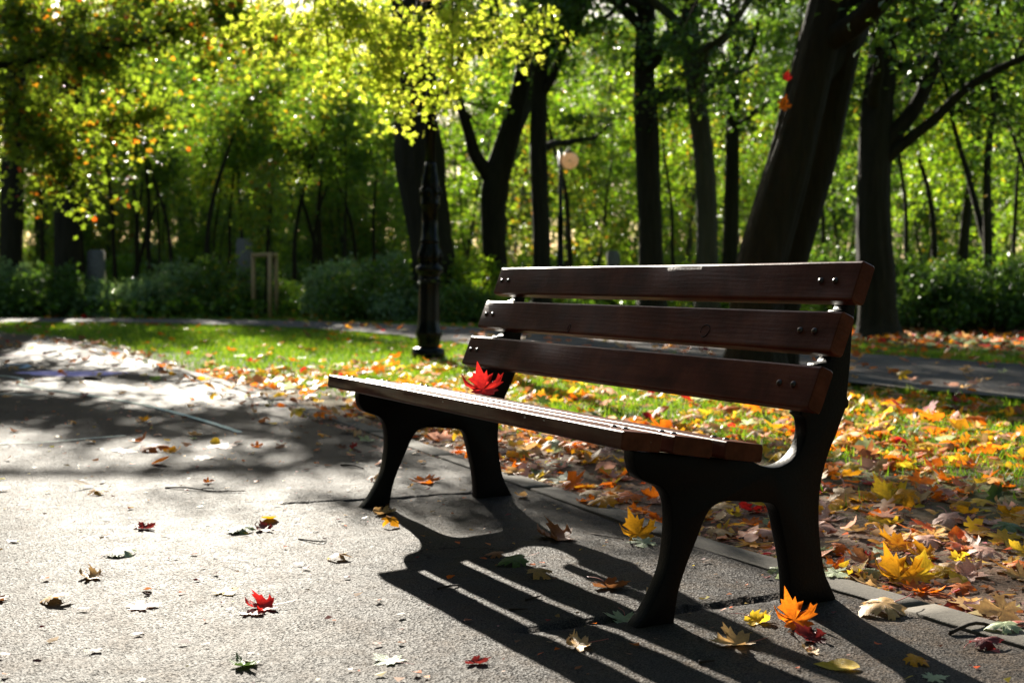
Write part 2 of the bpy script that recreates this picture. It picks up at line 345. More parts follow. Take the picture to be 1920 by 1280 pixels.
GRASS = mat_leaf('grass_blade', [(0, (.06, .13, .015)), (.6, (.13, .24, .025)), (1, (.26, .32, .05))], .4, (1.6, 1.6, .5), .5, .3)

# ------------------------------------------------------------------ ground plan (metres; y runs along the bench, x away from the path)
EDGE = [(-9, .71), (-.4, .71), (.9, .70), (2.1, .78), (4.3, .92), (5.5, .96), (7.6, 1.06), (9.4, 1.08), (12.8, 1.2), (16.4, 1.1), (18.2, .62), (21, -.7), (24, -3), (27, -6)]
def edge(y): return float(np.interp(y, [e[0] for e in EDGE], [e[1] for e in EDGE]))
def fnoise(x, y, s=1.0, seed=0.0): return mnoise.noise((x*s, y*s, seed))
def asphalt_h(x, y):
    h = .0025*fnoise(x, y, 9, 3)+.004*fnoise(x, y, 2.2, 1)
    # broken strip where the near casting stands, and the crack by the far casting
    if -.3 < x < .72 and -.25 < y < .30:
        m = min(1, max(0, (x+.20)/.06), max(0, (.68-x)/.06)); m = max(0, m)
        s = .187+.010*fnoise(x, 0, 14, 7)+.006*fnoise(x, 0, 40, 2)-y
        if s > 0: h += -m*(.013*math.exp(-s/.03)+.004)*max(0, 1-s/.25)+m*.006*fnoise(x, y, 26, 4)*math.exp(-s/.09)
    if -.16 < x < .60 and 1.8 < y < 2.2:
        m = max(0, min(1, (x+.14)/.05, (.58-x)/.05)); yc = 2.0-.13*(x+.05)+.012*fnoise(x, 0, 10, 5)+.006*fnoise(x, 0, 45, 8)
        d = abs(y-yc)/(.010+.006*fnoise(x, 0, 6, 1)); h -= m*.022*math.exp(-d*d)
        if y < yc: h += m*.004*fnoise(x, y, 22, 9)
    return h
xs0 = np.array([-9, -6, -4, -2.5, -1.9, -1.4]); fine = np.linspace(-.5, 1, 110)
ys = np.concatenate((np.arange(-9, -.7, .8), np.arange(-.5, 2.4, .013), np.arange(2.7, 27.1, .35)))
V = []; ncol = len(xs0)+len(fine)
for y in ys:
    e = edge(y)
    for x in xs0+(0 if y < 17 else (e-.7)): V.append((x, y, 0))
    for t in fine:
        x = e+(t-1)*1.2
        V.append((x, y, asphalt_h(x, y) if -.5 <= y <= 2.4 else .003*fnoise(x, y, 2, 1)))
V = np.array(V); ny = len(ys)
ii, jj = np.meshgrid(np.arange(ny-1), np.arange(ncol-1), indexing='ij'); q = (ii*ncol+jj).ravel()
o = link('asphalt_path', new_mesh('asphalt_path', V, np.stack((q, q+1, q+ncol+1, q+ncol), 1), [ASPHALT], True))
structure(o, 'dark grey asphalt path with chalk scribbles in front of the bench', 'path')

KW = .11
def lawn_h(x, y):
    d = x-(edge(y)+KW); a = min(1, max(0, d/.6))
    return -.012+a*(.018*fnoise(x, y, .9, 11)+.012*fnoise(x, y, 3.1, 12))+.004*fnoise(x, y, 11, 13)
def turf(x, y):
    d = x-(edge(y)+KW)
    b = np.interp(y, [-3, 1.5, 5, 9, 13], [1.5, 1.35, .7, .25, .1])
    t = 1/(1+math.exp(-(d-b)*4))
    t *= 1-.75*math.exp(-((x-5.3)**2+(y-6.4)**2)/5)
    return t*.9
cols = np.concatenate((np.arange(0, 2.4, .08), np.arange(2.4, 9, .25), np.arange(9, 30, 1.0)))
ysl = np.concatenate((np.arange(-8, -1, .5), np.arange(-1, 5, .08), np.arange(5, 30, .3)))
V = []; A = []
for y in ysl:
    e = edge(y)+KW
    for c in cols: V.append((e+c, y, lawn_h(e+c, y))); A.append(turf(e+c, y))
n = len(cols); ii, jj = np.meshgrid(np.arange(len(ysl)-1), np.arange(n-1), indexing='ij'); q = (ii*n+jj).ravel()
o = link('lawn', new_mesh('lawn', V, np.stack((q, q+1, q+n+1, q+n), 1), [LAWN], True, attrs={'turf': ('FLOAT', A)}))
structure(o, 'lawn of grass and bare soil strewn with leaves behind the bench', 'lawn')
o = link('ground', new_mesh('ground', [(-300, -300, -.09), (300, -300, -.09), (300, 300, -.09), (-300, 300, -.09)], [(0, 1, 2, 3)], [FOREST]))
structure(o, 'dark leafy woodland floor under the trees', 'ground')
# second path, curving round the lawn
PATH2 = [(6.9, -9, 2.7), (6.65, -2, 2.7), (6.55, 3, 2.8), (6.45, 7, 2.8), (6.35, 11, 2.6), (6.5, 15, 2.3), (6.1, 18, 2.2), (4.9, 21, 2.2), (2.6, 23.4, 2.2), (-.5, 25.2, 2.3), (-5, 27.2, 2.4), (-12, 29.5, 2.4)]
pc = [np.array(p) for p in catmull(PATH2, 10)]
V = []; F = []
for i, p in enumerate(pc):
    a, b = pc[max(0, i-1)], pc[min(len(pc)-1, i+1)]; t = (b-a)[:2]; t = t/np.linalg.norm(t); nn = np.array([t[1], -t[0]])
    w = p[2]/2
    for k in range(5):
        s = -1+k*.5; q2 = p[:2]+nn*w*s+nn*.06*fnoise(i*.4, s*3)*(abs(s) > .9); V.append((q2[0], q2[1], .028+.012*(1-s*s)))
    if i:
        for k in range(4): F.append((5*i-5+k, 5*i-4+k, 5*i+1+k, 5*i+k))
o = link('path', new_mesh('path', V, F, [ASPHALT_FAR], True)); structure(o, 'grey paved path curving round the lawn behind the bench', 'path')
PC = np.array([p[:2] for p in pc]); PWD = np.array([p[2] for p in pc])
def on_path2(x, y, grow=0):
    d = np.hypot(PC[:, 0]-x, PC[:, 1]-y); i = d.argmin(); return d[i] < PWD[i]/2+grow
def ground_z(x, y):
    if on_path2(x, y): return .036
    if x < edge(y): return asphalt_h(x, y)
    if x < edge(y)+KW: return .007
    return lawn_h(x, y)
# kerb of single edging stones
kerb = structure(link('kerb', None), 'narrow concrete edging between the asphalt and the lawn', 'kerb')
rs = random.Random(3); y = -4.0; kn = 0
while y < 16:
    L_ = .98; segs = 14; V = []; F = []; dz = rs.uniform(-.003, .003)
    for k in range(segs+1):
        yy = y+.006+(L_-.012)*k/segs; e = edge(yy)+rs.uniform(-.002, .002)
        for (dx, z) in ((.003, -.12), (.003, .0035), (.006, .006), (KW-.006, .006), (KW-.003, .0035), (KW-.003, -.12)): V.append((e+dx+.0015*fnoise(yy*9, dx*30), yy, z+dz+.0015*fnoise(dx*40, yy*6, 7)))
    for k in range(segs):
        for j in range(5): F.append((k*6+j, k*6+j+1, k*6+j+7, k*6+j+6))
    F.append(tuple(range(6))[::-1]); F.append(tuple(segs*6+j for j in range(6)))
    link('kerb_stone', new_mesh('kerb_stone', V, F, [CONC]), kerb); y += L_

# ------------------------------------------------------------------ the bench
LB = 1.887
bench = thing('park_bench', 'brown slatted park bench with black cast iron legs on the asphalt edge', 'bench', (0, 0, 0))
def slat(pf_top, dirv, nrm, w, t, L, name, seed):
    """a board of length L along y; local x runs across its width, local z its thickness (0 = show face)"""
    rs = random.Random(seed); r = .007; prof = []
    for (cx, cz, a0) in ((r, -r, 180), (w-r, -r, 90), (w-r, -t+r, 0), (r, -t+r, -90)):
        for k in range(4):
            a = R(a0-k*30); prof.append((cx+r*math.cos(a), cz+r*math.sin(a)))
    pr2 = []
    for k in range(len(prof)):       # extra points just inside each flat
        p, q = Vector(prof[k]), Vector(prof[(k+1) % len(prof)]); pr2.append(tuple(p))
        if (q-p).length > .02: d_ = (q-p).normalized()*.0012; pr2 += [tuple(p+d_), tuple(q-d_)]
    prof = pr2; yl_ = [0, .003, .0042]+[L*i/44 for i in range(1, 44)]+[L-.0042, L-.003, L]
    n = len(prof); m = len(yl_)-1; V = []; F = []
    for i in range(m+1):
        yy = yl_[i]; ins = .003 if i in (0, m) else 0
        for j, (x, z) in enumerate(prof):
            wv = .0010*mnoise.noise((yy*3, j*.3, seed*3.1))+.0002*mnoise.noise((yy*22, j*.9, seed))
            x2 = x+(w/2-x)/(w/2)*ins; z2 = z+(-t/2-z)/(t/2)*ins*.5
            V.append((x2+wv, yy, z2+wv))
    for i in range(m):
        for j in range(n): F.append((i*n+j, i*n+(j+1) % n, (i+1)*n+(j+1) % n, (i+1)*n+j))
    F.append(tuple(range(n))[::-1]); F.append(tuple(m*n+j for j in range(n)))
    me = new_mesh(name, V, F, [WOOD], True); me.polygons[len(F)-1].use_smooth = False; me.polygons[len(F)-2].use_smooth = False
    o = link(name, me, bench)
    M = Matrix.Identity(4); X = Vector((dirv[0], 0, dirv[1])).normalized(); Z = Vector((nrm[0], 0, nrm[1])).normalized(); Y = Z.cross(X)
    for i, c in enumerate((X, Y, Z)):
        for k in range(3): M[k][i] = c[k]
    flip = Y.y < 0
    M.translation = Vector((pf_top[0], LB if flip else 0, pf_top[1])); o.matrix_local = M
    return o, M, flip
# bolt head (dome) shared by all
prof = [(.0085, -.002), (.0088, .0005)]+[(.0082*math.cos(R(a)), .0012+.0052*math.sin(R(a))) for a in (10, 30, 50, 70, 88)]
bv, bf = lathe(prof, 12); BOLT = new_mesh('bolt', bv, bf, [STEEL], True)
seat_pts = [((0, .450), (.101, .4375)), ((.131, .433), (.236, .417)), ((.269, .413), (.374, .398))]
back_pts = [((.622, .723), (.659, .816)), ((.559, .604), (.598, .698)), ((.496, .475), (.536, .573))]
FN, FF, TH = .079, 1.800, .044      # near faces of the two castings, and their thickness
for i, (a, b) in enumerate(seat_pts+back_pts):
    d = Vector((b[0]-a[0], b[1]-a[1])); w = d.length; d.normalize()
    nrm = Vector((-d.y, d.x))           # show face: up for the seat, towards the sitter for the back
    o, M, flip = slat(a, d, nrm, w, .041, LB, 'slat', 11+i)
    for f in (FN, FF):
        for s in (-.024, .024) if i < 3 else (-.026, .026):
            yy = f+TH/2+s; yl = LB-yy if flip else yy
            b_ = link('bolt', BOLT, o); b_.location = (w/2+random.Random(i).uniform(-.004, .004), yl, -.0015 if i < 3 else .0005)
# casting outline (x, z)
C = catmull
def cat2(p, n=5): return [tuple(q) for q in catmull(p, n)]
outline = []
outline += [(.077, .3935), (.400, .3495)]
outline += cat2([(.405, .349), (.432, .337), (.462, .331), (.492, .334), (.522, .347), (.547, .372), (.559, .408), (.555, .440), (.541, .452)], 4)
outline += [(.5785, .5345), (.594, .5665)]
outline += cat2([(.598, .572), (.625, .575), (.632, .596), (.606, .592)], 3)
outline += [(.640, .661), (.655, .692)]
outline += cat2([(.659, .698), (.672, .700), (.678, .712), (.668, .719)], 2)
outline += cat2([(.696, .779), (.706, .785), (.715, .776), (.713, .74), (.702, .677), (.697, .641), (.694, .588), (.690, .544), (.684, .49)], 3)
outline += [(.690, .478), (.688, .463)]
outline += cat2([(.680, .460), (.666, .430), (.651, .397), (.636, .37), (.621, .335), (.611, .303), (.604, .268), (.601, .22), (.604, .159), (.614, .098), (.626, .056), (.655, .004), (.660, -.03)], 2)
outline += cat2([(.517, -.03), (.517, .023), (.514, .068), (.506, .116), (.493, .169), (.482, .213), (.472, .236), (.455, .248), (.400, .255), (.335, .262), (.305, .259), (.282, .245), (.266, .22), (.245, .176), (.232, .15), (.214, .11), (.197, .062), (.187, .0), (.185, -.03)], 2)
outline += cat2([(.078, -.03), (.088, .0), (.11, .022), (.13, .050), (.15, .085), (.167, .123), (.176, .17), (.18, .215), (.178, .26), (.168, .289), (.148, .309), (.115, .321), (.094, .332), (.082, .35), (.077, .372)], 2)
clean = [outline[0]]
for p in outline[1:]:
    if math.hypot(p[0]-clean[-1][0], p[1]-clean[-1][1]) > .0022: clean.append(p)
for f in (FN, FF):
    n = len(clean); V = [(x, f, z) for x, z in clean]+[(x, f+TH, z) for x, z in clean]
    F = [tuple(range(n)), tuple(range(2*n-1, n-1, -1))]+[(i+n, (i+1) % n+n, (i+1) % n, i) for i in range(n)]
    o = link('leg_casting', new_mesh('leg_casting', V, F, [IRON]), bench); bevel_mod(o, .004, 2)
# knots and short cracks in the middle back board
def on_back(px, py):
    a, b = Vector((.559, 0, .604)), Vector((.598, 0, .698)); d = (b-a).normalized(); nn = Vector((-d.z, 0, d.x)); r_ = ray(px, py); t = (a+nn*.0006-CAM).dot(nn)/r_.dot(nn); return CAM+r_*t, d, nn
for (px, py, ra, rb) in ((1322, 620, .019, .017), (1067, 615, .007, .013)):
    c_, d, nn = on_back(px, py); pts = [c_+Vector((0, 1, 0))*(ra*math.cos(R(a))*(1+.08*math.sin(R(3*a))))+d*(rb*math.sin(R(a))) for a in range(-20, 325, 15)]
    V, F = tube(pts, [.0006+.0012*abs(math.sin(i*.31+px)) for i in range(len(pts))], 5); link('knot', new_mesh('knot', V, F, [IRON], True), bench)
# worn spots on the front board
def flake(y0, z0, s, seed):
    rs = random.Random(seed); n = 9; V = []
    for k in range(n):
        a = 6.283*k/n; r = s*rs.uniform(.35, 1.1); V.append((-.0016, y0+r*math.cos(a)*1.2+.2*s*math.sin(a), z0+r*math.sin(a)))
    return V, [tuple(range(n))]
for i, (px, py, s) in enumerate(((832, 757, .011), (829, 766, .006), (985, 782, .005), (1021, 789, .0045), (1060, 800, .004), (757, 733, .003))):
    d = ray(px, py); p = CAM+d*((0-CAM.x)/d.x); v, f = flake(p.y, min(p.z, .446), s, 50+i)
    link('paint_chip', new_mesh('paint_chip', v, f, [CHIP]), bench)

# ------------------------------------------------------------------ lamps
def lamp_profile(scale=1.0):
    k = .00526; prof = []
    for w, yy in ((63, 678), (64, 661), (60, 655), (42, 652), (41, 648), (44, 640), (52, 628), (50, 622), (43, 612), (42, 600), (41, 560), (40, 533), (43, 531), (43, 526), (40, 524), (40, 514), (51, 512), (53, 507), (51, 502), (40, 500), (40, 494),
                  (44, 484), (43, 474), (37, 462), (34, 458), (37, 456), (37, 452), (32, 450), (31, 420), (31, 390), (37, 388), (38, 383), (35, 380), (38, 374), (37, 366), (32, 362), (35, 356), (35, 345), (32, 336), (25, 322), (26, 318), (22, 314), (20.5, 308), (20, 200), (18, 20)):
        prof.append((w*k/2*scale, (678-yy)*k*scale))
    return prof
base = on_ground(803, 672); dl = project(base)[2]
lamp = thing('lamp_post', 'black ornate cast iron lamp post standing on the lawn behind the bench', 'lamp post', (base.x, base.y, lawn_h(base.x, base.y)-.01), R(10))
lamp.rotation_euler = (0, R(1.0), R(12))
P_ = lamp_profile()
V, F = lathe([p for p in P_ if p[1] < .14], 16); link('plinth', new_mesh('plinth', V, F, [LAMP_IRON]), lamp)
def octo(prof, n): return lathe(prof, n)
V, F = lathe([p for p in P_ if .13 < p[1] < .79], 8); o = link('pedestal', new_mesh('pedestal', V, F, [LAMP_IRON]), lamp); bevel_mod(o, .006)
V, F = lathe([p for p in P_ if .78 < p[1] < 1.97], 16); link('column', new_mesh('column', V, F, [LAMP_IRON], True), lamp)
# leaf ornament of the two bulbs
for zc, rr, hh in ((1.03, .108, .15), (1.66, .092, .11)):
    for k in range(8):
        a = 6.283*k/8; acc = Acc(); V = []
        for (u, w, d) in ((0, .5, 0), (.3, 1, .012), (.6, .9, .016), (1, .15, -.004)):
            for s in (-1, 0, 1): V.append(((rr+d+(0.006 if s == 0 else 0)), s*w*.028, zc-hh/2+u*hh))
        V = [(x*math.cos(a)-y_*math.sin(a), x*math.sin(a)+y_*math.cos(a), z) for x, y_, z in V]
        F = [(3*i+j, 3*i+j+1, 3*i+j+4, 3*i+j+3) for i in range(3) for j in range(2)]
        o = link('acanthus_leaf', new_mesh('acanthus_leaf', V, F, [LAMP_IRON], True), lamp); so = o.modifiers.new('t', 'SOLIDIFY'); so.thickness = .006
V, F = lathe([p for p in P_ if p[1] > 1.93], 16); link('pole', new_mesh('pole', V, F, [LAMP_IRON], True), lamp)
def globe_mesh(r):
    pr = [(max(.001, r*math.sin(R(a))), -r*math.cos(R(a))) for a in range(0, 181, 10)]; V, F = lathe(pr, 24); return new_mesh('globe', V, F, [GLOBE], True)
ztop = P_[-1][1]; V, F = lathe([(.10, ztop-.01), (.11, ztop+.03), (.06, ztop+.06)], 16); link('globe_collar', new_mesh('globe_collar', V, F, [LAMP_IRON], True), lamp)
o = link('globe', globe_mesh(.22), lamp); o.location = (0, 0, ztop+.25)
# far lamp
dep = 30.0; g = at_depth(1068, 301, dep); gb = Vector((at_depth(1051, 301, dep).x, at_depth(1051, 301, dep).y, -.05))
fl = thing('lamp_post', 'slim black lamp post with pale globe among the trees beyond the path', 'lamp post', gb)
V, F = lathe([(.16, 0), (.16, .25), (.10, .3), (.09, 1.0), (.11, 1.02), (.11, 1.1), (.075, 1.15), (.07, 2.2), (.085, 2.22), (.05, 2.3), (.045, g.z+.35)], 12); link('pole', new_mesh('pole', V, F, [LAMP_IRON], True), fl)
gl = Vector((g.x-gb.x, g.y-gb.y, g.z+.05)); V, F = tube(catmull([(0, 0, g.z+.30), (gl.x*.35, gl.y*.35, g.z+.48), (gl.x, gl.y, g.z+.42), (gl.x, gl.y, g.z+.22)], 5), .022, 6); link('arm', new_mesh('arm', V, F, [LAMP_IRON], True), fl)
V, F = lathe([(.10, .16), (.09, .22), (.03, .25)], 12); o = link('globe_collar', new_mesh('globe_collar', V, F, [LAMP_IRON]), fl); o.location = gl
o = link('globe', globe_mesh(.2), fl); o.location = gl

# ------------------------------------------------------------------ foliage engine
def leaf_block(rng, C, size, out=None, up=.8, shape='fold'):
    """C (n,3) leaf positions -> vertices (n*k,3), quads/tris index, tone per vertex"""
    n = len(C); nrm = rng.normal(size=(n, 3))*(1-up*.45); nrm[:, 2] += up; nrm /= np.linalg.norm(nrm, axis=1)[:, None]
    ax = rng.normal(size=(n, 3)) if out is None else out+rng.normal(size=(n, 3))*.5
    ax -= nrm*(ax*nrm).sum(1)[:, None]; ax /= np.linalg.norm(ax, axis=1)[:, None]+1e-9
    sx = np.cross(nrm, ax); s = size*rng.uniform(.65, 1.25, n)[:, None]
    tone = np.clip(rng.beta(2.2, 2.4, n), 0, 1)
    if shape == 'fold':
        w = .34; P = [C-ax*s*.05, C+ax*s*.45+sx*s*w+nrm*s*.10, C+ax*s-nrm*s*.12, C+ax*s*.45-sx*s*w+nrm*s*.10]
        V = np.stack(P, 1).reshape(-1, 3); b = np.arange(n)[:, None]*4
        F = np.concatenate((b+np.array([0, 1, 2]), b+np.array([0, 2, 3])), 0); k = 4
    else:      # five-lobed leaf: centre + ten rim points
        ang = np.array([-90, -38, 0, 32, 62, 90, 118, 148, 180, 218]); rad = np.array([.12, .42, .30, .55, .30, .62, .30, .55, .30, .42])
        P = [C+ax*s*.35-nrm*s*.04]
        for a, r_ in zip(ang, rad): P.append(C+ax*s*(.35+r_*math.sin(R(a)))+sx*s*r_*math.cos(R(a))+nrm*s*(.10*math.cos(R(a))**2-.10*r_*rng.rand(n)[:, None]))
        V = np.stack(P, 1).reshape(-1, 3); b = np.arange(n)[:, None]*11
        F = np.concatenate([b+np.array([0, 1+i, 1+(i+1) % 10]) for i in range(10)], 0); k = 11
    return V, F, np.repeat(tone, k)
def crown_mesh(name, rng, anchors, twigs, tlen, per, size, mats, droop=.25, shape='fold', spread=.6, up=.8):
    """anchors: list of (pos, dir). Each throws twigs; each twig carries leaves. One mesh: leaves (slot 0) and twigs (slot 1)."""
    A = np.array([a[0] for a in anchors], float); D = np.array([a[1] for a in anchors], float)
    A = np.repeat(A, twigs, 0); D = np.repeat(D, twigs, 0); n = len(A)
    D = D+rng.normal(size=(n, 3))*spread; D /= np.linalg.norm(D, axis=1)[:, None]
    Ln = tlen*rng.uniform(.5, 1.2, n)
    t = np.sort(rng.uniform(.12, 1.05, (n, per)), 1)
    Cn = A[:, None]+D[:, None]*(t*Ln[:, None])[..., None]; Cn[..., 2] -= droop*(t*Ln[:, None])**2/tlen
    off = rng.normal(size=(n, per, 3))*size*.75; off[..., 2] *= .6
    Cn = (Cn+off).reshape(-1, 3); O = (D[:, None]*.6+off/size).reshape(-1, 3)
    V, F, T = leaf_block(rng, Cn, size, O, up, shape)
    # twigs: three-sided, three rings
    tt = np.array([0, .5, 1.]); P = A[:, None]+D[:, None]*(tt*Ln[:, None])[..., None]; P[..., 2] -= droop*(tt*Ln[:, None])**2/tlen
    rr = np.array([.011, .007, .002])*min(2.0, max(.5, tlen)); ref = np.where(np.abs(D[:, 2:3]) < .9, [[0, 0, 1.]], [[1., 0, 0]]); X = np.cross(D, ref); X /= np.linalg.norm(X, axis=1)[:, None]; Y = np.cross(D, X)
    TV = np.stack([P[:, i]+(X*math.cos(k*2.094)+Y*math.sin(k*2.094))*rr[i] for i in range(3) for k in range(3)], 1).reshape(-1, 3)
    b = np.arange(n)[:, None]*9+len(V); TF = []
    for i in range(2):
        for k in range(3):
            a0, a1 = i*3+k, i*3+(k+1) % 3; TF += [b+np.array([a0, a1, a1+3]), b+np.array([a0, a1+3, a0+3])]
    TF = np.concatenate(TF, 0); Fall = np.concatenate((F, TF), 0); mi = np.concatenate((np.zeros(len(F), int), np.ones(len(TF), int)))
    return new_mesh(name, np.concatenate((V, TV)), Fall, mats, False, mi, {'tone': ('FLOAT', np.concatenate((T, np.full(len(TV), .5))))})
def limb_path(rng, p0, d, length, rise=.3, n=6, wander=.18):
    p = np.array(p0, float); d = np.array(d, float); d /= np.linalg.norm(d); out = [p.copy()]
    for i in range(n):
        d = d+rng.normal(size=3)*wander; d[2] += rise/n; d /= np.linalg.norm(d); p = p+d*length/n; out.append(p.copy())
    return out
def use_mat(o, *mats):
    for i, m in enumerate(mats):
        if m is not None: o.material_slots[i].link = 'OBJECT'; o.material_slots[i].material = m

SUNK = 1/math.tan(SUN_EL)
def clears_sun(p, rng, part=.12):
    """branches are left out where they would shade the sunny ground round the bench (a gap in the canopy), or hide the globe lamp"""
    xg, yg = p[0]-p[2]*SUNK*math.sin(SUN_AZ), p[1]-p[2]*SUNK*math.cos(SUN_AZ)
    if -2.5 < xg < 5.2 and -1.5 < yg < 8.5 and rng.rand() > part: return False
    if -2 < xg < 7 and 8.5 <= yg < 24 and rng.rand() > .18: return False
    q = project(p)
    if q and q[2] < 31 and abs(q[0]-1068) < 75 and abs(q[1]-310) < 70: return False
    return True
def big_tree(name, label, trunk_pts, dep, limbs, seed, leafmat, bark=BARK, size=.10, zmin=2.6, anchors_per=9, twigs=5, per=13, tlen=.8, group='large park trees', shape='fold', keep=None):
    """trunk_pts: (px, py, width px) read at one depth; limbs: (start fraction 0..1 of the trunk, azimuth, length, rise, radius)"""
    rng = np.random.RandomState(seed)
    pts = [at_depth(px, py, dep) for px, py, w in trunk_pts]; rad = [w*dep/FPX/2 for px, py, w in trunk_pts]
    b = Vector((pts[0].x, pts[0].y, -.06)); t = thing(name, label, 'tree', b, 0, group)
    pl = [p-b for p in pts]; pl[0].z = 0
    sm = [np.array(q) for q in catmull([(*p, r) for p, r in zip(pl, rad)], 7)]
    V, F = tube([q[:3] for q in sm], [q[3] for q in sm], 44, True, .03, seed, .12)
    link('trunk', new_mesh('trunk', V, F, [bark], True), t)
    anchors = []
    for (fr, az, ln, rise, r0) in limbs:
        i = min(len(sm)-1, int(fr*(len(sm)-1))); p0 = sm[i][:3]
        pth = limb_path(rng, p0, (math.sin(R(az)), math.cos(R(az)), .35+rise*.4), ln, rise, 8)
        cm = catmull(pth, 3); V, F = tube(cm, np.linspace(r0, r0*.18, len(cm)), 8, True, .06, seed, .05)
        link('limb', new_mesh('limb', V, F, [bark], True), t)
        for k in range(anchors_per):
            u = rng.uniform(.25, 1.0); q = np.array(cm[int(u*(len(cm)-1))]); dd = rng.normal(size=3); dd[2] = dd[2]*.4+.05
            # a side branch carries the sprays outward from the limb
            q2 = q+dd/np.linalg.norm(dd)*rng.uniform(.2, .30*ln)
            wp = q2+np.array(b)
            if keep is not None and not keep(wp): continue
            if wp[2] < zmin or not clears_sun(wp, rng): continue
            V, F = tube([q, (q+q2)/2+np.array([0, 0, .06]), q2], [r0*.22, r0*.15, .008], 5, True); link('branch', new_mesh('branch', V, F, [bark], True), t)
            anchors.append((q2, dd)); anchors.append(((q+q2)/2, dd))
    if anchors:
        o = link('crown', crown_mesh('crown', rng, anchors, twigs, tlen, per, size, [leafmat, bark], .3, shape), t); o['kind'] = 'stuff'
    return t

# ---- large trees with trunks one can tell apart
big_tree('broadleaf_tree', 'broad dark trunk leaning behind the black lamp post', [(836, 612, 130), (822, 560, 92), (812, 480, 80), (800, 400, 84), (786, 300, 92), (778, 200, 76), (770, 80, 66), (762, -120, 54), (758, -300, 30)], 25.5,
         [(.55, 20, 4.0, .5, .16), (.6, 120, 4.2, .4, .15), (.66, 200, 3.2, .3, .12), (.72, 330, 2.6, .5, .13), (.8, 80, 4, .6, .12), (.85, 250, 2.2, .5, .10), (.9, 160, 3.5, .6, .1)], 21, G_MID)
big_tree('broadleaf_tree', 'dark trunk forking low into two limbs right of the lamp post', [(932, 598, 74), (928, 520, 50), (925, 400, 46), (930, 340, 50), (950, 270, 44), (972, 190, 36), (985, 100, 32), (992, -60, 26), (995, -220, 15)], 26,
         [(.36, -62, 3.0, 1.3, .17), (.55, 60, 3.0, .5, .12), (.68, 180, 3.4, .3, .1), (.78, 20, 3, .6, .1), (.85, 110, 3.5, .5, .1)], 22, G_MID)
big_tree('broadleaf_tree', 'straight slim trunk between the forked tree and the globe lamp', [(1018, 600, 46), (1016, 500, 33), (1014, 400, 31), (1010, 300, 32), (1010, 200, 30), (1016, 100, 26), (1020, -60, 22), (1024, -220, 13)], 25.5,
         [(.45, 60, 2.6, .6, .09), (.6, 140, 3.2, .4, .09), (.7, 300, 2.4, .5, .08), (.8, 40, 3, .6, .08), (.85, 200, 3, .5, .08), (.72, 100, 3, .4, .08), (.78, 250, 2.6, .4, .08), (.9, 150, 3, .3, .07)], 23, G_DARK)
big_tree('broadleaf_tree', 'straight dark trunk above the middle of the bench back', [(1224, 600, 62), (1221, 500, 45), (1219, 400, 44), (1212, 250, 44), (1208, 130, 38), (1212, 0, 34), (1216, -150, 26), (1220, -300, 14)], 23,
         [(.5, 70, 3.0, .5, .11), (.58, 190, 3.4, .3, .11), (.66, 290, 3, .4, .1), (.75, 130, 3.6, .5, .1), (.85, 20, 3, .6, .09), (.7, 240, 3, .3, .09), (.8, 320, 3, .4, .09), (.9, 200, 3.2, .2, .08)], 24, G_DARK)
big_tree('broadleaf_tree', 'curved grey trunk with a pale knot above the bench back', [(1327, 600, 54), (1326, 500, 41), (1325, 400, 38), (1320, 300, 36), (1306, 180, 34), (1296, 90, 32), (1292, -40, 28), (1290, -200, 16)], 22,
         [(.6, 200, 3.0, .4, .1), (.68, 90, 3.4, .4, .1), (.75, 300, 3.0, .5, .09), (.85, 150, 3, .5, .09)], 25, G_DARK, BARK_G)
big_tree('broadleaf_tree', 'thin dark trunk just right of the curved grey trunk', [(1366, 600, 42), (1368, 500, 30), (1372, 380, 27), (1374, 250, 25), (1376, 100, 23), (1380, -60, 19), (1382, -200, 10)], 28,
         [(.5, 60, 2.6, .5, .08), (.62, 180, 3, .4, .08), (.75, 300, 2.8, .5, .07), (.85, 100, 3, .5, .07)], 26, G_MID)
big_tree('broadleaf_tree', 'tall dark trunk with a side limb, beyond the path right of the bench', [(1648, 634, 110), (1646, 600, 72), (1642, 500, 66), (1638, 400, 60), (1640, 290, 62), (1645, 200, 58), (1655, 100, 50), (1662, -60, 42), (1668, -260, 26)], 18.4,
         [(.50, 130, 3.4, 1.6, .13), (.47, 118, 4.2, .25, .09), (.62, 220, 3.0, .4, .1), (.7, 60, 3.6, .5, .1), (.78, 170, 3.4, .4, .1), (.85, 280, 3, .5, .1)], 27, G_DARK)
big_tree('broadleaf_tree', 'thick dark trunk at the far left edge of the thicket', [(20, 610, 60), (20, 540, 44), (22, 400, 40), (26, 250, 38), (30, 100, 34), (34, -80, 28), (36, -240, 14)], 29.5,
         [(.5, 40, 2.6, .5, .09), (.62, 150, 2.8, .4, .09), (.75, 280, 2.6, .5, .08), (.85, 90, 3, .5, .08)], 41, G_DARK)
big_tree('broadleaf_tree', 'thick dark trunk beside the dark shrub in the left thicket', [(128, 610, 66), (127, 540, 50), (126, 400, 46), (128, 270, 44), (134, 120, 40), (138, -60, 32), (140, -230, 16)], 29,
         [(.5, 60, 2.6, .5, .1), (.6, 170, 2.8, .4, .1), (.72, 300, 2.6, .5, .09), (.85, 120, 3, .5, .09)], 42, G_DARK)
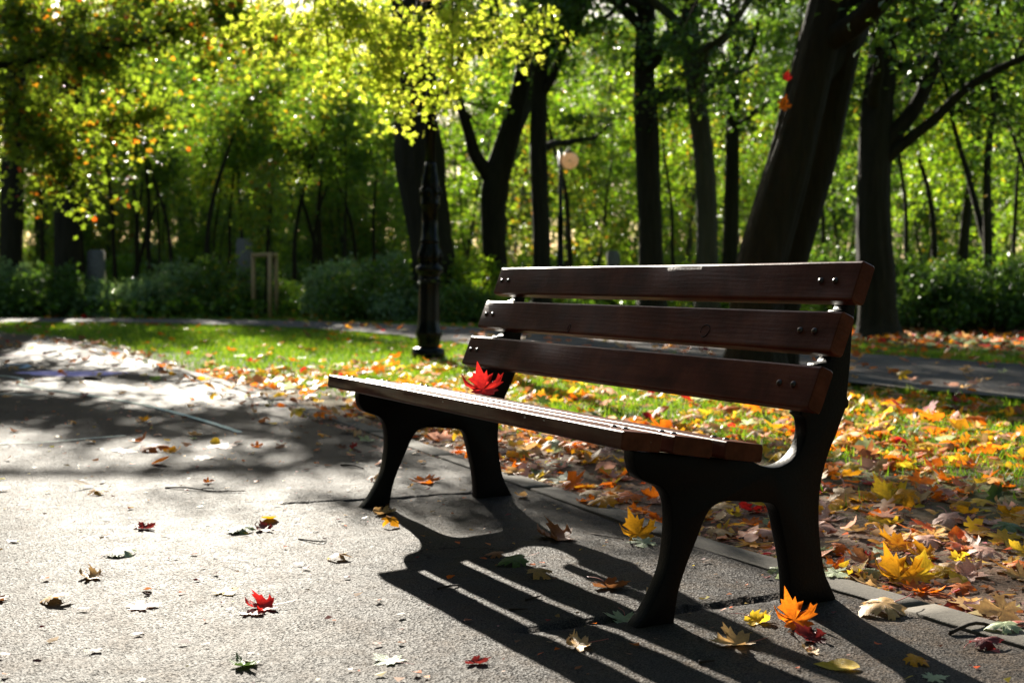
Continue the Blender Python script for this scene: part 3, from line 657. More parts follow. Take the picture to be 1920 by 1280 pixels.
# leaning maple with the sunlit golden spray
DM = 10.9
mt = big_tree('maple_tree', 'thick leaning double trunk right behind the bench back', [(1412, 706, 150), (1416, 660, 112), (1420, 560, 98), (1432, 480, 90), (1482, 300, 80), (1506, 200, 76), (1531, 100, 74), (1556, 0, 72), (1600, -180, 62), (1640, -400, 44), (1660, -620, 24)], DM,
         [(.55, 75, 3.0, .5, .12), (.62, 160, 2.8, .5, .11), (.72, 20, 3.0, .6, .11), (.82, 110, 3.2, .6, .10)], 31, G_DARK, BARK, size=.085, zmin=3.0, group='maples', tlen=.6,
         keep=lambda p: p[0] > 3.6)
rng = np.random.RandomState(77); b = np.array(mt.location)
st = [np.array((*(at_depth(px, py, DM+.25)-mt.location), w*DM/FPX/2)) for px, py, w in ((1468, 692, 62), (1474, 580, 54), (1492, 480, 52), (1542, 300, 54), (1563, 200, 52), (1586, 100, 49), (1608, 0, 46), (1650, -180, 36), (1690, -400, 16))]
sm = catmull(st, 6); V, F = tube([q[:3] for q in sm], [q[3] for q in sm], 36, True, .03, 5, .12); link('trunk', new_mesh('trunk', V, F, [BARK], True), mt)['label'] = 'second slimmer stem of the double trunk'
# the long low limb reaching over the lawn, with golden leaves
wl_ = [at_depth(1560, -60, 11.0), at_depth(1420, -170, 11.3), at_depth(1200, -190, 11.7), at_depth(1000, -130, 12.0), at_depth(850, -60, 12.2), at_depth(700, -50, 12.3), at_depth(600, -20, 12.2)]
cm = catmull([p-mt.location for p in wl_], 4); V, F = tube(cm, np.linspace(.075, .012, len(cm)), 8, True, .05, 9); link('limb', new_mesh('limb', V, F, [BARK], True), mt)
anch = []
spots = [(560, 30), (600, 60), (640, 20), (650, 110), (690, 60), (700, 140), (730, 30), (740, 170), (760, 100), (785, 140), (800, 50), (835, 100), (850, 40), (850, 160), (880, 90), (752, 205), (720, 120), (620, 140), (900, 30), (940, 60), (985, 50), (1000, 20), (955, 20), (520, 25), (500, 60), (540, 60), (660, 170), (850, 165),
         (770, 60), (690, 25), (590, 30), (870, 25), (930, 30)]
for i, (px, py) in enumerate(spots):
    dp = 11.9+rng.uniform(-.35, .55); p = at_depth(px+rng.uniform(-20, 20), py-(30 if py > 90 else 12)+rng.uniform(-15, 10), dp)
    lp = min((Vector(c)+mt.location for c in cm), key=lambda c: (Vector(c)-p).length)
    mid = (lp+p)/2+Vector((0, 0, .12)); V, F = tube(catmull([lp-mt.location, mid-mt.location, p-mt.location], 3), [.014, .011, .009, .008, .007, .006, .004], 5); link('branch', new_mesh('branch', V, F, [BARK], True), mt)
    d = (p-lp).normalized()
    anch.append((np.array(p-mt.location), np.array(d)*.7+np.array([-.3, .1, -.25])))
    if project(mid)[1] > 0: anch.append((np.array(mid-mt.location), np.array(d)))
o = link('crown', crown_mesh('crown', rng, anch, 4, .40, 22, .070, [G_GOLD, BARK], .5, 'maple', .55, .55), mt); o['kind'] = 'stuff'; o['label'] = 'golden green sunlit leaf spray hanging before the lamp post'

# ---- tree standing outside the frame whose turning boughs hang into the upper left
rng = np.random.RandomState(5); tl = thing('oak_tree', 'dark boughs with green and orange leaves hanging in at the upper left', 'tree', (-3.2, 16.5, -.06))
tp = [(0, 0, 0, .34), (.05, 0, 1.2, .27), (.1, -.05, 2.6, .24), (.2, 0, 4.2, .2), (.3, .1, 6.2, .13), (.35, .1, 8, .05)]; sm = catmull(tp, 4); V, F = tube([q[:3] for q in sm], [q[3] for q in sm], 16, True, .05, 2, .1); link('trunk', new_mesh('trunk', V, F, [BARK], True), tl)
bo = Vector(tl.location); anch = []
for pts in ([(-60, 120), (120, 95), (230, 88), (310, 60), (400, 30)], [(-60, 250), (60, 240), (150, 238), (240, 225), (300, 215)], [(-60, 60), (100, 40), (220, 0), (340, -30)], [(-40, 150), (60, 240), (110, 300), (140, 350)], [(-60, 20), (60, 40), (150, 100), (200, 150)], [(300, -60), (400, 10), (470, 40), (520, 70)]):
    dp = rng.uniform(16.5, 19); w = [Vector(tp[3 if i == 0 else 3][:3])+bo if i == 0 else at_depth(px, py, dp) for i, (px, py) in enumerate([(0, 0)]+pts)]
    cm = catmull([p-bo for p in w], 5); V, F = tube(cm, np.linspace(.055, .008, len(cm)), 7, True, .08, 4); link('limb', new_mesh('limb', V, F, [BARK], True), tl)
    for k in range(27):
        q = np.array(cm[int(rng.uniform(.3, 1)*(len(cm)-1))]); anch.append((q, rng.normal(size=3)*np.array([1, 1, .5])))
o = link('crown', crown_mesh('crown', rng, anch, 5, .75, 13, .10, [G_AUT, BARK], .3, 'maple', .7, .7), tl); o['kind'] = 'stuff'

# ---- thicket: slim young trees; six kinds, copied
def young_tree(kind, seed, H, r0, lean, leaves_from, n_anch, size, leafmat, bark, tlen=.8, per=13, twigs=4, fork=False):
    rng = np.random.RandomState(seed); t = link('young_tree', None)
    p = limb_path(rng, (0, 0, 0), (lean, rng.uniform(-.05, .05), 1), H, 0, 7, .07); cm = catmull(p, 3)
    V, F = tube(cm, np.linspace(r0, r0*.2, len(cm)), 9, True, .08, seed, .06); link('trunk', new_mesh('trunk', V, F, [bark], True), t)
    anch = []; stems = [cm]
    if fork:
        p2 = limb_path(rng, cm[4], (-.35, .2, 1), H*.7, .2, 6, .08); c2 = catmull(p2, 3); V, F = tube(c2, np.linspace(r0*.7, r0*.15, len(c2)), 8, True, .08, seed+1, .05); link('trunk', new_mesh('trunk', V, F, [bark], True), t); stems.append(c2)
    for k in range(n_anch):
        s = stems[k % len(stems)]; u = rng.uniform(leaves_from, 1)**.85; q = np.array(s[int(u*(len(s)-1))]); a = rng.uniform(0, 6.28); dd = np.array([math.cos(a), math.sin(a), rng.uniform(-.1, .6)])
        reach = rng.uniform(.15, 1)*(.25+.14*H*(1-.6*u)); q2 = q+dd*reach
        anch.append((q2, dd))
    o = link('crown', crown_mesh('crown', rng, anch, twigs, tlen, per, size, [leafmat, bark], .25, 'fold', .6, .75), t); o['kind'] = 'stuff'
    return t
KINDS = [young_tree(0, 101, 6.0, .065, .05, .6, 60, .11, G_MID, BARK), young_tree(1, 102, 7.0, .08, -.08, .62, 65, .11, G_DARK, BARK), young_tree(2, 103, 5.2, .055, .12, .08, 60, .10, G_LIGHT, BARK_G, fork=True),
         young_tree(3, 104, 7.5, .11, .0, .6, 70, .12, G_MID, BARK, fork=True), young_tree(4, 105, 4.2, .045, -.1, .05, 55, .10, G_LIGHT, BARK), young_tree(5, 106, 9.5, .15, .05, .30, 120, .13, G_MID, BARK, 1.0),
         young_tree(6, 107, 13.0, .20, -.03, .22, 190, .16, G_LIGHT, BARK, 1.3, 14), young_tree(7, 108, 14.5, .22, .04, .12, 230, .17, G_MID, BARK, 1.4, 14)]
used = [False]*len(KINDS)
def put_young(kind, px, dist, label, group, scale=1.0, mat=None, rz=None, rnd=random.Random(8)):
    p = at_depth(px, 524, dist); t = KINDS[kind]
    if used[kind]: t = copy_tree(t)
    used[kind] = True
    t.location = (p.x, p.y, -.08); t.rotation_euler = (0, 0, rnd.uniform(0, 6.28) if rz is None else rz); s = scale*rnd.uniform(.88, 1.12); t.scale = (s, s, s)
    tag(t, label, 'tree', group)
    if mat is not None:
        for c in t.children:
            if c.name.startswith('crown'): use_mat(c, mat)
    return t
rnd = random.Random(41)
# left thicket, front row (trunks visible against the green)
left_front = [(215, 31, 0, G_MID), (300, 33, 0, None), (335, 30, 1, G_MID), (378, 29.5, 1, G_MID), (430, 33, 0, G_MID), (500, 34, 0, None), (548, 31, 1, G_MID), (600, 34, 3, G_MID), (648, 30, 0, G_MID), (700, 33, 0, G_MID), (80, 33, 0, G_MID), (170, 35, 1, G_MID), (260, 36, 3, G_LIGHT), (-60, 31, 3, G_DARK), (455, 31.5, 0, G_MID), (575, 35, 1, G_LIGHT), (400, 35, 0, G_LIGHT), (245, 33.5, 1, G_MID), (678, 35, 1, G_LIGHT), (290, 30.5, 1, G_MID)]
ORD = ['first', 'second', 'third', 'fourth', 'fifth', 'sixth', 'seventh', 'eighth', 'ninth', 'tenth', 'eleventh', 'twelfth', 'thirteenth', 'fourteenth', 'fifteenth', 'sixteenth', 'seventeenth', 'eighteenth', 'nineteenth', 'twentieth', 'twenty-first', 'twenty-second', 'twenty-third']
for i, (px, dd, k, m) in enumerate(sorted(left_front)):
    put_young(k, px, dd, 'slim young tree, '+ORD[i]+' from the left in the thicket front row', 'young trees of the thicket left of the lamp', 1.05 if px < 230 else .82, m)
for i in range(56):
    px = rnd.uniform(-120, 760); dd = rnd.uniform(41, 53); k = rnd.choice([2, 2, 4, 4, 0])
    put_young(k, px, dd, 'small leafy tree deep in the thicket left of the lamp post', 'trees deep in the left thicket', rnd.uniform(.8, 1.0), rnd.choice([G_MID, G_LIGHT, G_LIGHT, G_AUT]))
# middle and right: a sunny glade with thin stems
for i, (px, dd, k, m) in enumerate([(870, 33, 2, G_LIGHT), (1085, 31, 1, G_LIGHT), (1110, 34, 2, None), (1135, 38, 4, None), (1060, 37, 0, G_LIGHT), (960, 36, 2, None), (1180, 35, 4, G_LIGHT), (1262, 33, 0, G_LIGHT), (1290, 37, 2, None), (1400, 33, 4, G_MID)]):
    put_young(k, px, dd, 'thin yellow green tree, '+ORD[sorted([870, 1085, 1110, 1135, 1060, 960, 1180, 1262, 1290, 1400]).index(px)]+' from the left above the bench back', 'thin trees of the sunny glade', 1, m)
RT = [(1545, 26, 0, G_DARK), (1590, 30, 2, G_MID), (1700, 25, 0, G_MID), (1765, 27, 1, G_MID), (1800, 31, 5, G_LIGHT), (1850, 24, 3, G_MID), (1900, 27, 0, G_MID), (1960, 24, 1, G_DARK), (1740, 32, 2, G_LIGHT), (1880, 33, 4, G_LIGHT), (2040, 26, 3, G_MID)]
for i, (px, dd, k, m) in enumerate(sorted(RT, key=lambda t: t[0])):
    put_young(k, px, dd, 'young green tree, '+ORD[i]+' from the left right of the double trunk', 'young trees right of the bench', .9, m)
for i in range(30):
    px = rnd.uniform(780, 2080); dd = rnd.uniform(39, 52); k = rnd.choice([0, 2, 2, 4, 3])
    put_young(k, px, dd, 'yellow green tree deep in the wood behind the bench', 'trees deep in the wood behind the bench', rnd.uniform(.75, 1.0), rnd.choice([G_LIGHT, G_LIGHT, G_MID]))
for i in range(44):
    px = -260+i*56+rnd.uniform(-25, 25); dd = rnd.uniform(70, 86); k = rnd.choice([6, 7, 7])
    put_young(k, px, dd, 'tall green tree at the far back of the wood', 'trees at the far back of the wood', rnd.uniform(1.08, 1.32) if px > 700 else rnd.uniform(.98, 1.18), rnd.choice([G_LIGHT, G_LIGHT, G_MID]))
for i in range(15):
    px = 760+i*92+rnd.uniform(-30, 30); dd = rnd.uniform(54, 63)
    put_young(rnd.choice([5, 6, 6]), px, dd, 'slender tall tree in the back rows of the wood', 'trees in the back rows of the wood', rnd.uniform(.72, .92), rnd.choice([G_LIGHT, G_LIGHT, G_MID]))
for i in range(30):  # unseen trees, added to hold back sky light from behind the camera
    a = YAW+math.pi+R(-120+i*8+rnd.uniform(-4, 4)); dd = rnd.uniform(9.5, 17)
    t = put_young(rnd.choice([7, 7, 6]), 960, 20, 'tall green tree behind the viewer, outside the picture', 'trees behind the viewer', rnd.uniform(.95, 1.2), G_DARK)
    t.location = (CAM.x+dd*math.sin(a), CAM.y+dd*math.cos(a), -.08)

KINDS.append(young_tree(8, 109, 28, .26, .0, .66, 280, .17, G_MID, BARK, 1.9, 16)); used.append(False)  # high-crowned trees, added to throw soft shade on the left asphalt
for i, (px, dd) in enumerate(((-88, 45), (6, 47.5), (86, 45.5), (130, 51))):
    put_young(8, px, dd, 'very tall bare-stemmed tree added for shade, '+ORD[i]+' from the left behind the thicket', 'very tall trees added for shade', 1.0, G_MID)
for i, (px, dd) in enumerate(((335, 60), (420, 63), (505, 61), (250, 64), (585, 64))):
    put_young(7, px, dd, 'tall full crowned tree, '+ORD[i]+' of five closing the gap above the left thicket', 'trees closing the left gap', .98, G_LIGHT)
for i in range(26):
    put_young(rnd.choice([5, 6, 7, 2]), -1150+i*36, rnd.uniform(31, 52), 'green tree of the wood beyond the left edge of the view', 'trees beyond the left edge', .95, rnd.choice([G_MID, G_LIGHT, G_DARK]))
for i in range(13):  # unseen trees, added to block the sky reflected in the back slats
    a = R(-9-i*7+rnd.uniform(-2, 2)); dd = rnd.uniform(15, 22)
    t = put_young(7, 960, 20, 'tall green tree left of the path, outside the picture', 'trees left of the path', rnd.uniform(.95, 1.15), G_DARK)
    t.location = (CAM.x+dd*math.sin(a), CAM.y+dd*math.cos(a), -.08)

# ---- shrubs
def shrub(seed, w, h, n, size, mat):
    rng = np.random.RandomState(seed); t = link('shrub', None); anch = []; acc = Acc()
    for k in range(n):
        a = rng.uniform(0, 6.28); r = math.sqrt(rng.rand())*w/2; z = h*(1-(2*r/w)**2*.55)*rng.uniform(.15, 1)
        q = np.array([r*math.cos(a), r*math.sin(a)*.7, z]); anch.append((q, np.array([math.cos(a)*.6, math.sin(a)*.6, .7])))
        if k % 3 == 0: V, F = tube([(q[0]*.2, q[1]*.2, 0), (q[0]*.6, q[1]*.6, z*.6), q], [.012, .009, .004], 4, False); acc.add(V, F)
    link('stem', acc.mesh('stem', [BARK_G]), t)
    o = link('foliage', crown_mesh('foliage', rng, anch, 4, .32, 11, size, [mat, BARK_G], .15, 'fold', .6, .7), t); o['kind'] = 'stuff'
    return t
SHR = [shrub(201, 2.2, 1.0, 130, .075, G_BLUE), shrub(202, 1.7, 1.25, 110, .08, G_BLUE), shrub(203, 2.8, .8, 140, .07, G_BLUE), shrub(204, 1.5, .7, 90, .075, G_BLUE)]
sused = [False]*4
def put_shrub(k, px, dist, label, scale=1.0, mat=None, group='shrubs along the far path'):
    p = at_depth(px, 524, dist); t = SHR[k]
    if sused[k]: t = copy_tree(t)
    sused[k] = True; t.location = (p.x, p.y, -.05); t.rotation_euler = (0, 0, rnd.uniform(0, 6.28)); s = scale*rnd.uniform(.92, 1.08); t.scale = (s, s, s)
    tag(t, label, 'shrub', group)
    if mat is not None:
        for c in t.children:
            if c.name.startswith('foliage'): use_mat(c, mat)
for k, px, dd, s, m, lb in [(1, 20, 28.5, 1, None, 'grey green shrub at the left edge beside the dark trunk'), (0, 105, 28, 1.1, G_DARK, 'dark green shrub below the broad trunk at the left'), (2, 230, 28.5, 1, None, 'low grey green shrub left of the pale shrub mound'), (1, 330, 28.3, .95, None, 'pale shrub left of the grey stone post'),
    (0, 415, 27.8, 1.15, None, 'broad pale green shrub mound in front of the grey stone post'), (3, 466, 28.4, .8, None, 'small pale shrub at the foot of the wooden tree guard'), (2, 560, 28.5, .9, G_MID, 'low green shrub right of the wooden tree guard'), (1, 635, 26.5, 1.0, None, 'pale leafy shrub midway between tree guard and lamp post'),
    (0, 705, 25.5, 1.1, None, 'bushy pale shrub just left of the lamp post'), (3, 752, 25, .9, None, 'small shrub touching the lamp post on its left'), (1, 890, 25.5, .95, G_LIGHT, 'sunlit yellow green shrub right of the lamp post'), (3, 868, 24, .9, G_DARK, 'dark shrub at the foot of the leaning trunk behind the lamp'),
    (1, 960, 30, 1.1, G_LIGHT, 'yellow green shrub seen just above the bench back at its far end'), (2, 1120, 30, 1.2, G_MID, 'low shrub above the bench back under the globe lamp'), (2, 1270, 29, 1.2, G_MID, 'low shrub above the bench back between two dark trunks'),
    (0, 1720, 21.5, 1, G_DARK, 'dark green shrub right of the tall dark trunk'), (2, 1800, 21, 1.1, G_DARK, 'low dark shrub across the path at the right'), (0, 1885, 20.5, 1.1, G_DARK, 'dark green shrub at the right edge across the path'), (1, 1760, 23, 1, G_MID, 'taller green shrub behind the low dark shrub at the right'), (1, 1960, 22, 1, G_DARK, 'dark shrub just beyond the right edge of the view'), (1, 1570, 22, 1, G_DARK, 'dark shrub between the double trunk and the tall dark trunk'), (0, -60, 28, 1, None, 'grey green shrub beyond the left edge of the view')]:
    put_shrub(k, px, dd, lb, s, m)

for i in range(110):
    px = rnd.uniform(-180, 2100) if i % 3 else rnd.uniform(-180, 800); dd = rnd.uniform(31, 66) if px > 760 else rnd.uniform(40, 66)
    put_shrub(rnd.choice([0, 1, 1, 2]), px, dd, 'undergrowth bush in the wood beyond the path', rnd.uniform(1.2, 1.7)*dd/42, rnd.choice([G_LIGHT, G_MID, G_MID, G_LIGHT]) if px > 760 else rnd.choice([G_MID, G_DARK, G_LIGHT, None]), 'undergrowth bushes of the wood')
# low green cover on the woodland floor (uncountable)
rng = np.random.RandomState(61); n = 46000; az_ = YAW+rng.uniform(-.46, .46, n); dd = 27+43*rng.rand(n)**1.4
C_ = np.stack((CAM.x+dd*np.sin(az_), CAM.y+dd*np.cos(az_), rng.rand(n)**1.5*.45-.05), 1); dpt = np.min(np.hypot(C_[:, 0:1]-PC[None, :, 0], C_[:, 1:2]-PC[None, :, 1])-PWD[None]/2, axis=1)
C_ = C_[dpt > .6]; V, F, T = leaf_block(rng, C_, .15, None, .6)
o = link('ground_cover', new_mesh('ground_cover', V, F, [G_MID], False, None, {'tone': ('FLOAT', T)})); structure(o, 'low green leaves covering the woodland floor', 'ground cover', 'stuff')
# ---- tree guard, stone posts
p = at_depth(495, 524, 26.6); tg = thing('tree_guard', 'three wooden stakes with cross rails round a sapling by the far path', 'tree guard', (p.x, p.y, -.03))
sp = [at_depth(475, 524, 26.8)-p, at_depth(506, 524, 26.3)-p, at_depth(518, 524, 27.0)-p]
for s in sp: V, F = tube([(s.x, s.y, 0), (s.x, s.y, 1.36)], .04, 10); link('stake', new_mesh('stake', V, F, [STAKE]), tg)
for a, b2 in ((0, 1), (1, 2), (2, 0)):
    A_, B_ = sp[a], sp[b2]; V, F = tube([(A_.x, A_.y, 1.31), (B_.x, B_.y, 1.31)], .042, 6); link('rail', new_mesh('rail', V, F, [STAKE]), tg)
st_ = young_tree(9, 140, 3.1, .028, .05, .45, 26, .09, G_AUT, BARK, .4); st_.name = 'sapling'; st_.location = (p.x+.03, p.y+.05, -.03); tag(st_, 'thin orange and green sapling inside the wooden tree guard', 'tree')
def stone_post(px, pyt, w, dist, lb):
    p = at_depth(px, pyt, dist); h = p.z+.05; W = w*dist/FPX; acc = Acc(); V, F = box(0, 0, h*.48, W, W*.5, h*.96); acc.add(V, F)
    V = [(-W/2, -W*.25, h*.96), (W/2, -W*.25, h*.96), (W/2, W*.25, h*.96), (-W/2, W*.25, h*.96), (-W*.36, -W*.2, h), (W*.36, -W*.2, h), (W*.36, W*.2, h), (-W*.36, W*.2, h)]
    acc.add(V, [(0, 1, 5, 4), (1, 2, 6, 5), (2, 3, 7, 6), (3, 0, 4, 7), (4, 5, 6, 7)])
    o = link('stone_post', acc.mesh('stone_post', [STONE]), loc=(p.x, p.y, -.05), rot=(0, 0, -YAW)); tag(o, lb, 'stone post', 'stone posts in the wood')
stone_post(458, 447, 28, 28.9, 'light grey stone post beside the wooden tree guard')
stone_post(180, 468, 30, 29.2, 'dark grey stone post among the shrubs at the left')
stone_post(1150, 470, 24, 29, 'grey stone post above the bench back right of the globe lamp')
stone_post(1880, 508, 26, 24, 'grey stone post in the shrubs at the right edge')

# ------------------------------------------------------------------ grass (uncountable)
rng = np.random.RandomState(9)
N = 230000; gx = rng.uniform(.8, 9.5, N); gy = np.concatenate((rng.uniform(-1.5, 8, N//2), rng.uniform(4, 24, N-N//2)))
pat = np.array([mnoise.noise((x*1.6, y*1.6, 5.0)) for x, y in zip(gx[::1], gy)])
tv = np.array([turf(x, y) for x, y in zip(gx, gy)])
tuft = np.array([mnoise.noise((x*7, y*7, 9.0)) for x, y in zip(gx, gy)])
keep = (tv+pat*.45+tuft*.35 > rng.uniform(.25, 1.0, N))
dpt = np.min(np.hypot(gx[:, None]-PC[None, :, 0], gy[:, None]-PC[None, :, 1])-PWD[None]/2, axis=1)
ed = np.interp(gy, [e[0] for e in EDGE], [e[1] for e in EDGE])+KW+.05
keep &= (dpt > 0) & (gx > ed); gx, gy = gx[keep], gy[keep]; n = len(gx)
gz = np.array([lawn_h(x, y) for x, y in zip(gx, gy)]); dist = np.hypot(gx-CAM.x, gy-CAM.y)
h = rng.uniform(.022, .065, n)*np.interp(dist, [3, 12], [1.0, 1.15]); w = np.interp(dist, [3, 8, 20], [.0022, .0045, .010])
a = rng.uniform(0, 6.28, n); ln = rng.uniform(.1, .9, n)*h; b = a+rng.uniform(-1.5, 1.5, n)
B = np.stack((gx, gy, gz), 1); sx = np.stack((np.cos(a), np.sin(a), np.zeros(n)), 1)*w[:, None]; tp = B+np.stack((np.cos(b)*ln, np.sin(b)*ln, h), 1)
V = np.stack((B-sx, B+sx, tp), 1).reshape(-1, 3); F = np.arange(n*3).reshape(-1, 3)
o = link('grass', new_mesh('grass', V, F, [GRASS], False, None, {'tone': ('FLOAT', np.repeat(rng.rand(n), 3))})); structure(o, 'short green grass of the lawn behind the bench', 'grass', 'stuff')

# ------------------------------------------------------------------ fallen leaves
HALF = [(.0, .0), (.10, -.08), (.22, -.17), (.25, -.05), (.40, -.07), (.34, .06), (.25, .13), (.36, .18), (.50, .17), (.47, .27), (.63, .36), (.48, .38), (.47, .47), (.36, .41), (.19, .38), (.21, .50), (.31, .60), (.20, .62), (.19, .73), (.10, .75), (.0, .97)]
OUT = HALF+[(-x, y) for x, y in HALF[-2:0:-1]]
def leaf_shape(seed, curl, axis, fold, cup, tips, wav):
    """one maple leaf, unit size: outline with teeth, an inner ring and a centre; rolled about an axis, folded, cupped"""
    rs = random.Random(seed); c = (0, .24); P = [c]; jit = [(x*rs.uniform(.9, 1.1), y*rs.uniform(.93, 1.07)) for x, y in OUT]
    for f in (.36, .7, 1.0):
        P += [(c[0]+(x-c[0])*f, c[1]+(y-c[1])*f) for x, y in jit]
    V = []; ca, sa = math.cos(axis), math.sin(axis)
    for x, y in P:
        dx, dy = x-c[0], y-c[1]; r = math.hypot(dx, dy); th = math.atan2(dy, dx)
        z = fold*abs(dx)+cup*r*r*2+wav*r*math.sin(th*5+seed)*.5+tips*max(0, r-.3)**2*(2+math.sin(seed+3*th))*2
        z += .03*mnoise.noise((dx*5, dy*5, seed*1.7))
        u = dx*ca+dy*sa; v = -dx*sa+dy*ca
        if abs(curl) > 1e-3:
            k = curl; rad = 1/k-z; u, z = math.sin(u*k)*rad, 1/k-math.cos(u*k)*rad
        V.append((u*ca-v*sa, u*sa+v*ca, z))
    n = len(OUT); F = [(0, 1+i, 1+(i+1) % n) for i in range(n)]
    for q_ in (0, 1): F += [(1+q_*n+i, 1+(q_+1)*n+i, 1+(q_+1)*n+(i+1) % n, 1+q_*n+(i+1) % n) for i in range(n)]
    j = jit[0]; sv = V[1+2*n]; return V, F, sv
SHAPES = {}
MAPLE = OUT
OVAL_H = [(0, 0), (.10, .03), (.2, .10), (.27, .2), (.30, .30), (.33, .38), (.30, .45), (.31, .52), (.25, .60), (.24, .67), (.17, .75), (.14, .82), (.07, .9), (0, 1.05)]
for nm, par in {'flat': [(.4, .3, .05, .05, .1, .05), (.7, 1.2, -.06, .04, -.1, .08), (-.5, 2.0, .05, -.03, .15, .07), (.3, .9, .08, -.08, .12, .1)],
                'cupped': [(.75, .2, .08, .16, .12, .10), (.9, 1.3, .08, .18, .15, .12), (-.8, .8, -.12, -.20, -.15, .12), (-1.0, 2.4, -.1, -.16, -.2, .14)],
                'curled': [(2.2, .4, .1, .1, .2, .15), (2.6, 1.5, .12, .1, .2, .18), (-2.0, .1, -.1, -.1, -.2, .18), (1.9, 2.2, .15, .12, .25, .15), (3.1, 1.0, .1, .05, .2, .2)],
                'folded': [(.5, 1.57, .55, .08, .1, .08), (.5, 1.57, .75, .0, .15, .1), (-.6, 1.57, -.5, -.1, .1, .1)], 'oval': [(.8, .4, .1, .1, .1, .08), (1.6, 1.3, .15, .1, .1, .1), (-.9, .3, -.1, -.1, 0, .1), (.5, .9, .3, 0, .1, .06)]}.items():
    SHAPES[nm] = []; OUT = MAPLE if nm != 'oval' else OVAL_H+[(-x, y) for x, y in OVAL_H[-2:0:-1]]
    for i, pr in enumerate(par):
        V, F, sv = leaf_shape(len(nm)*7+i*3+1, *pr); me = new_mesh('maple_leaf', V, F, [FALLEN['orange']], True)
        # a thin curved stalk leaves the base of the blade
        p = [sv, (sv[0]+.02, sv[1]-.18, sv[2]+.03), (sv[0]+.10, sv[1]-.38, sv[2]+.02), (sv[0]+.22, sv[1]-.55, sv[2]-.02)]
        tv_, tf = tube(catmull(p, 3), .011, 5); SHAPES[nm].append((me, np.array(V), new_mesh('stalk', tv_, tf, [STEM], True)))
def place_leaf(x, y, size, colour, pose, label, rs, yaw=None, pitch=0.0, roll=0.0, stalk=False, z=None, var=None, group=None, tilt_to_cam=0.0):
    me, V, sme = rs.choice(SHAPES[pose]) if var is None else SHAPES[pose][var]
    o = link('maple_leaf', me); use_mat(o, FALLEN[colour])
    q = Quaternion((0, 0, 1), rs.uniform(0, 6.28) if yaw is None else yaw) @ Quaternion((1, 0, 0), pitch) @ Quaternion((0, 1, 0), roll)
    if tilt_to_cam:   # raise the far side so the face turns to the viewer
        q = Quaternion(RGT, tilt_to_cam*.8) @ q
    M = np.array(q.to_matrix()); zz = (V @ M.T)[:, 2]*size; lo = np.sort(zz)[max(0, len(zz)//18)]
    o.rotation_mode = 'QUATERNION'; o.rotation_quaternion = q; fl = 1.0 if tilt_to_cam > .45 else .6; o.scale = (size, size, size*fl); zz = ((V*[1, 1, fl]) @ M.T)[:, 2]*size; lo = np.sort(zz)[max(0, len(zz)//18)]
    c = ((V[0]*[1, 1, fl]) @ M.T)*size
    o.location = (x-c[0], y-c[1], (ground_z(x, y) if z is None else z)-lo+.002)
    if stalk: link('stalk', sme, o)
    tag(o, label, 'leaf', group); return o
HERO = []
def hero(px, py, wpx, colour, pose, label, tilt=0.0, yaw=None, stalk=False, roll=0.0, var=None, z=None, seed=0):
    p = on_ground(px, py, z if z is not None else 0.0); dep_ = project(p)[2]; size = wpx*dep_/FPX*.82
    rs = random.Random(int(px*7+py+seed)); HERO.append((p.x, p.y))
    return place_leaf(p.x, p.y, size, colour, pose, label, rs, yaw, 0, roll, stalk, z, var, 'singled-out fallen maple leaves', tilt)
# on the seat: the bright red leaf, standing up against the light
hero(905, 737, 100, 'red', 'cupped', 'bright red maple leaf standing upright on the bench seat', R(36), R(8)-YAW, False, 0, 0, .440)
hero(492, 1140, 96, 'red', 'curled', 'bright red leaf lying alone on the sunlit asphalt', R(14), R(70), True, 0, 3)
hero(422, 1112, 60, 'yellow', 'flat', 'yellow leaf just behind the bright red leaf on the asphalt', R(10))
hero(470, 1150, 60, 'pink', 'flat', 'pale pinkish leaf tucked under the bright red asphalt leaf', 0)
hero(225, 1042, 78, 'pale_green', 'cupped', 'pale silvery green leaf on the asphalt left of the glare', R(8), None, True, 0, 2)
hero(172, 1083, 74, 'tan', 'curled', 'curled yellowish brown leaf in front of the silvery green leaf', R(10), R(60), False, 0, 3)
hero(447, 998, 72, 'green', 'cupped', 'dark green leaf touching a small red one on the glaring asphalt', R(6), None, False, 0, 2)
hero(494, 994, 60, 'maroon', 'curled', 'crumpled dark red leaf beside the dark green one on the asphalt', R(10))
hero(262, 1138, 74, 'pink', 'flat', 'flat pinkish beige leaf left of the bright red asphalt leaf', R(4))
hero(730, 1238, 80, 'green', 'flat', 'dark green leaf at the bottom on the sunlit asphalt', R(2), None, True, 0, 1)
hero(892, 1244, 62, 'maroon', 'curled', 'small purple brown curled leaf at the bottom near the bench shadow', R(8))
hero(270, 990, 56, 'maroon', 'curled', 'small dark curled leaf left of the green and red pair', R(4))
hero(182, 925, 46, 'golden', 'folded', 'small orange brown folded leaf on the asphalt at the left', R(15))
hero(285, 846, 70, 'orange', 'cupped', 'orange leaf in the middle of a clump on the asphalt', R(15))
hero(235, 846, 66, 'pink', 'flat', 'pale leaf at the left end of the asphalt clump', R(6))
hero(322, 848, 40, 'golden', 'curled', 'small golden leaf at the right end of the asphalt clump', R(15))
hero(380, 860, 52, 'brown', 'flat', 'brown leaf just right of the clump on the asphalt', R(6))
hero(415, 838, 64, 'pink', 'flat', 'flat pale leaf with an orange edge behind the asphalt clump', R(5))
hero(480, 838, 42, 'orange', 'curled', 'small curled orange leaf on the asphalt before the bench', R(12))
hero(528, 840, 30, 'brown', 'folded', 'tiny dark folded leaf on the asphalt before the bench', R(14))
hero(798, 904, 68, 'orange', 'cupped', 'orange leaf under the bench between the far legs', R(16), None, False, 0, 1)
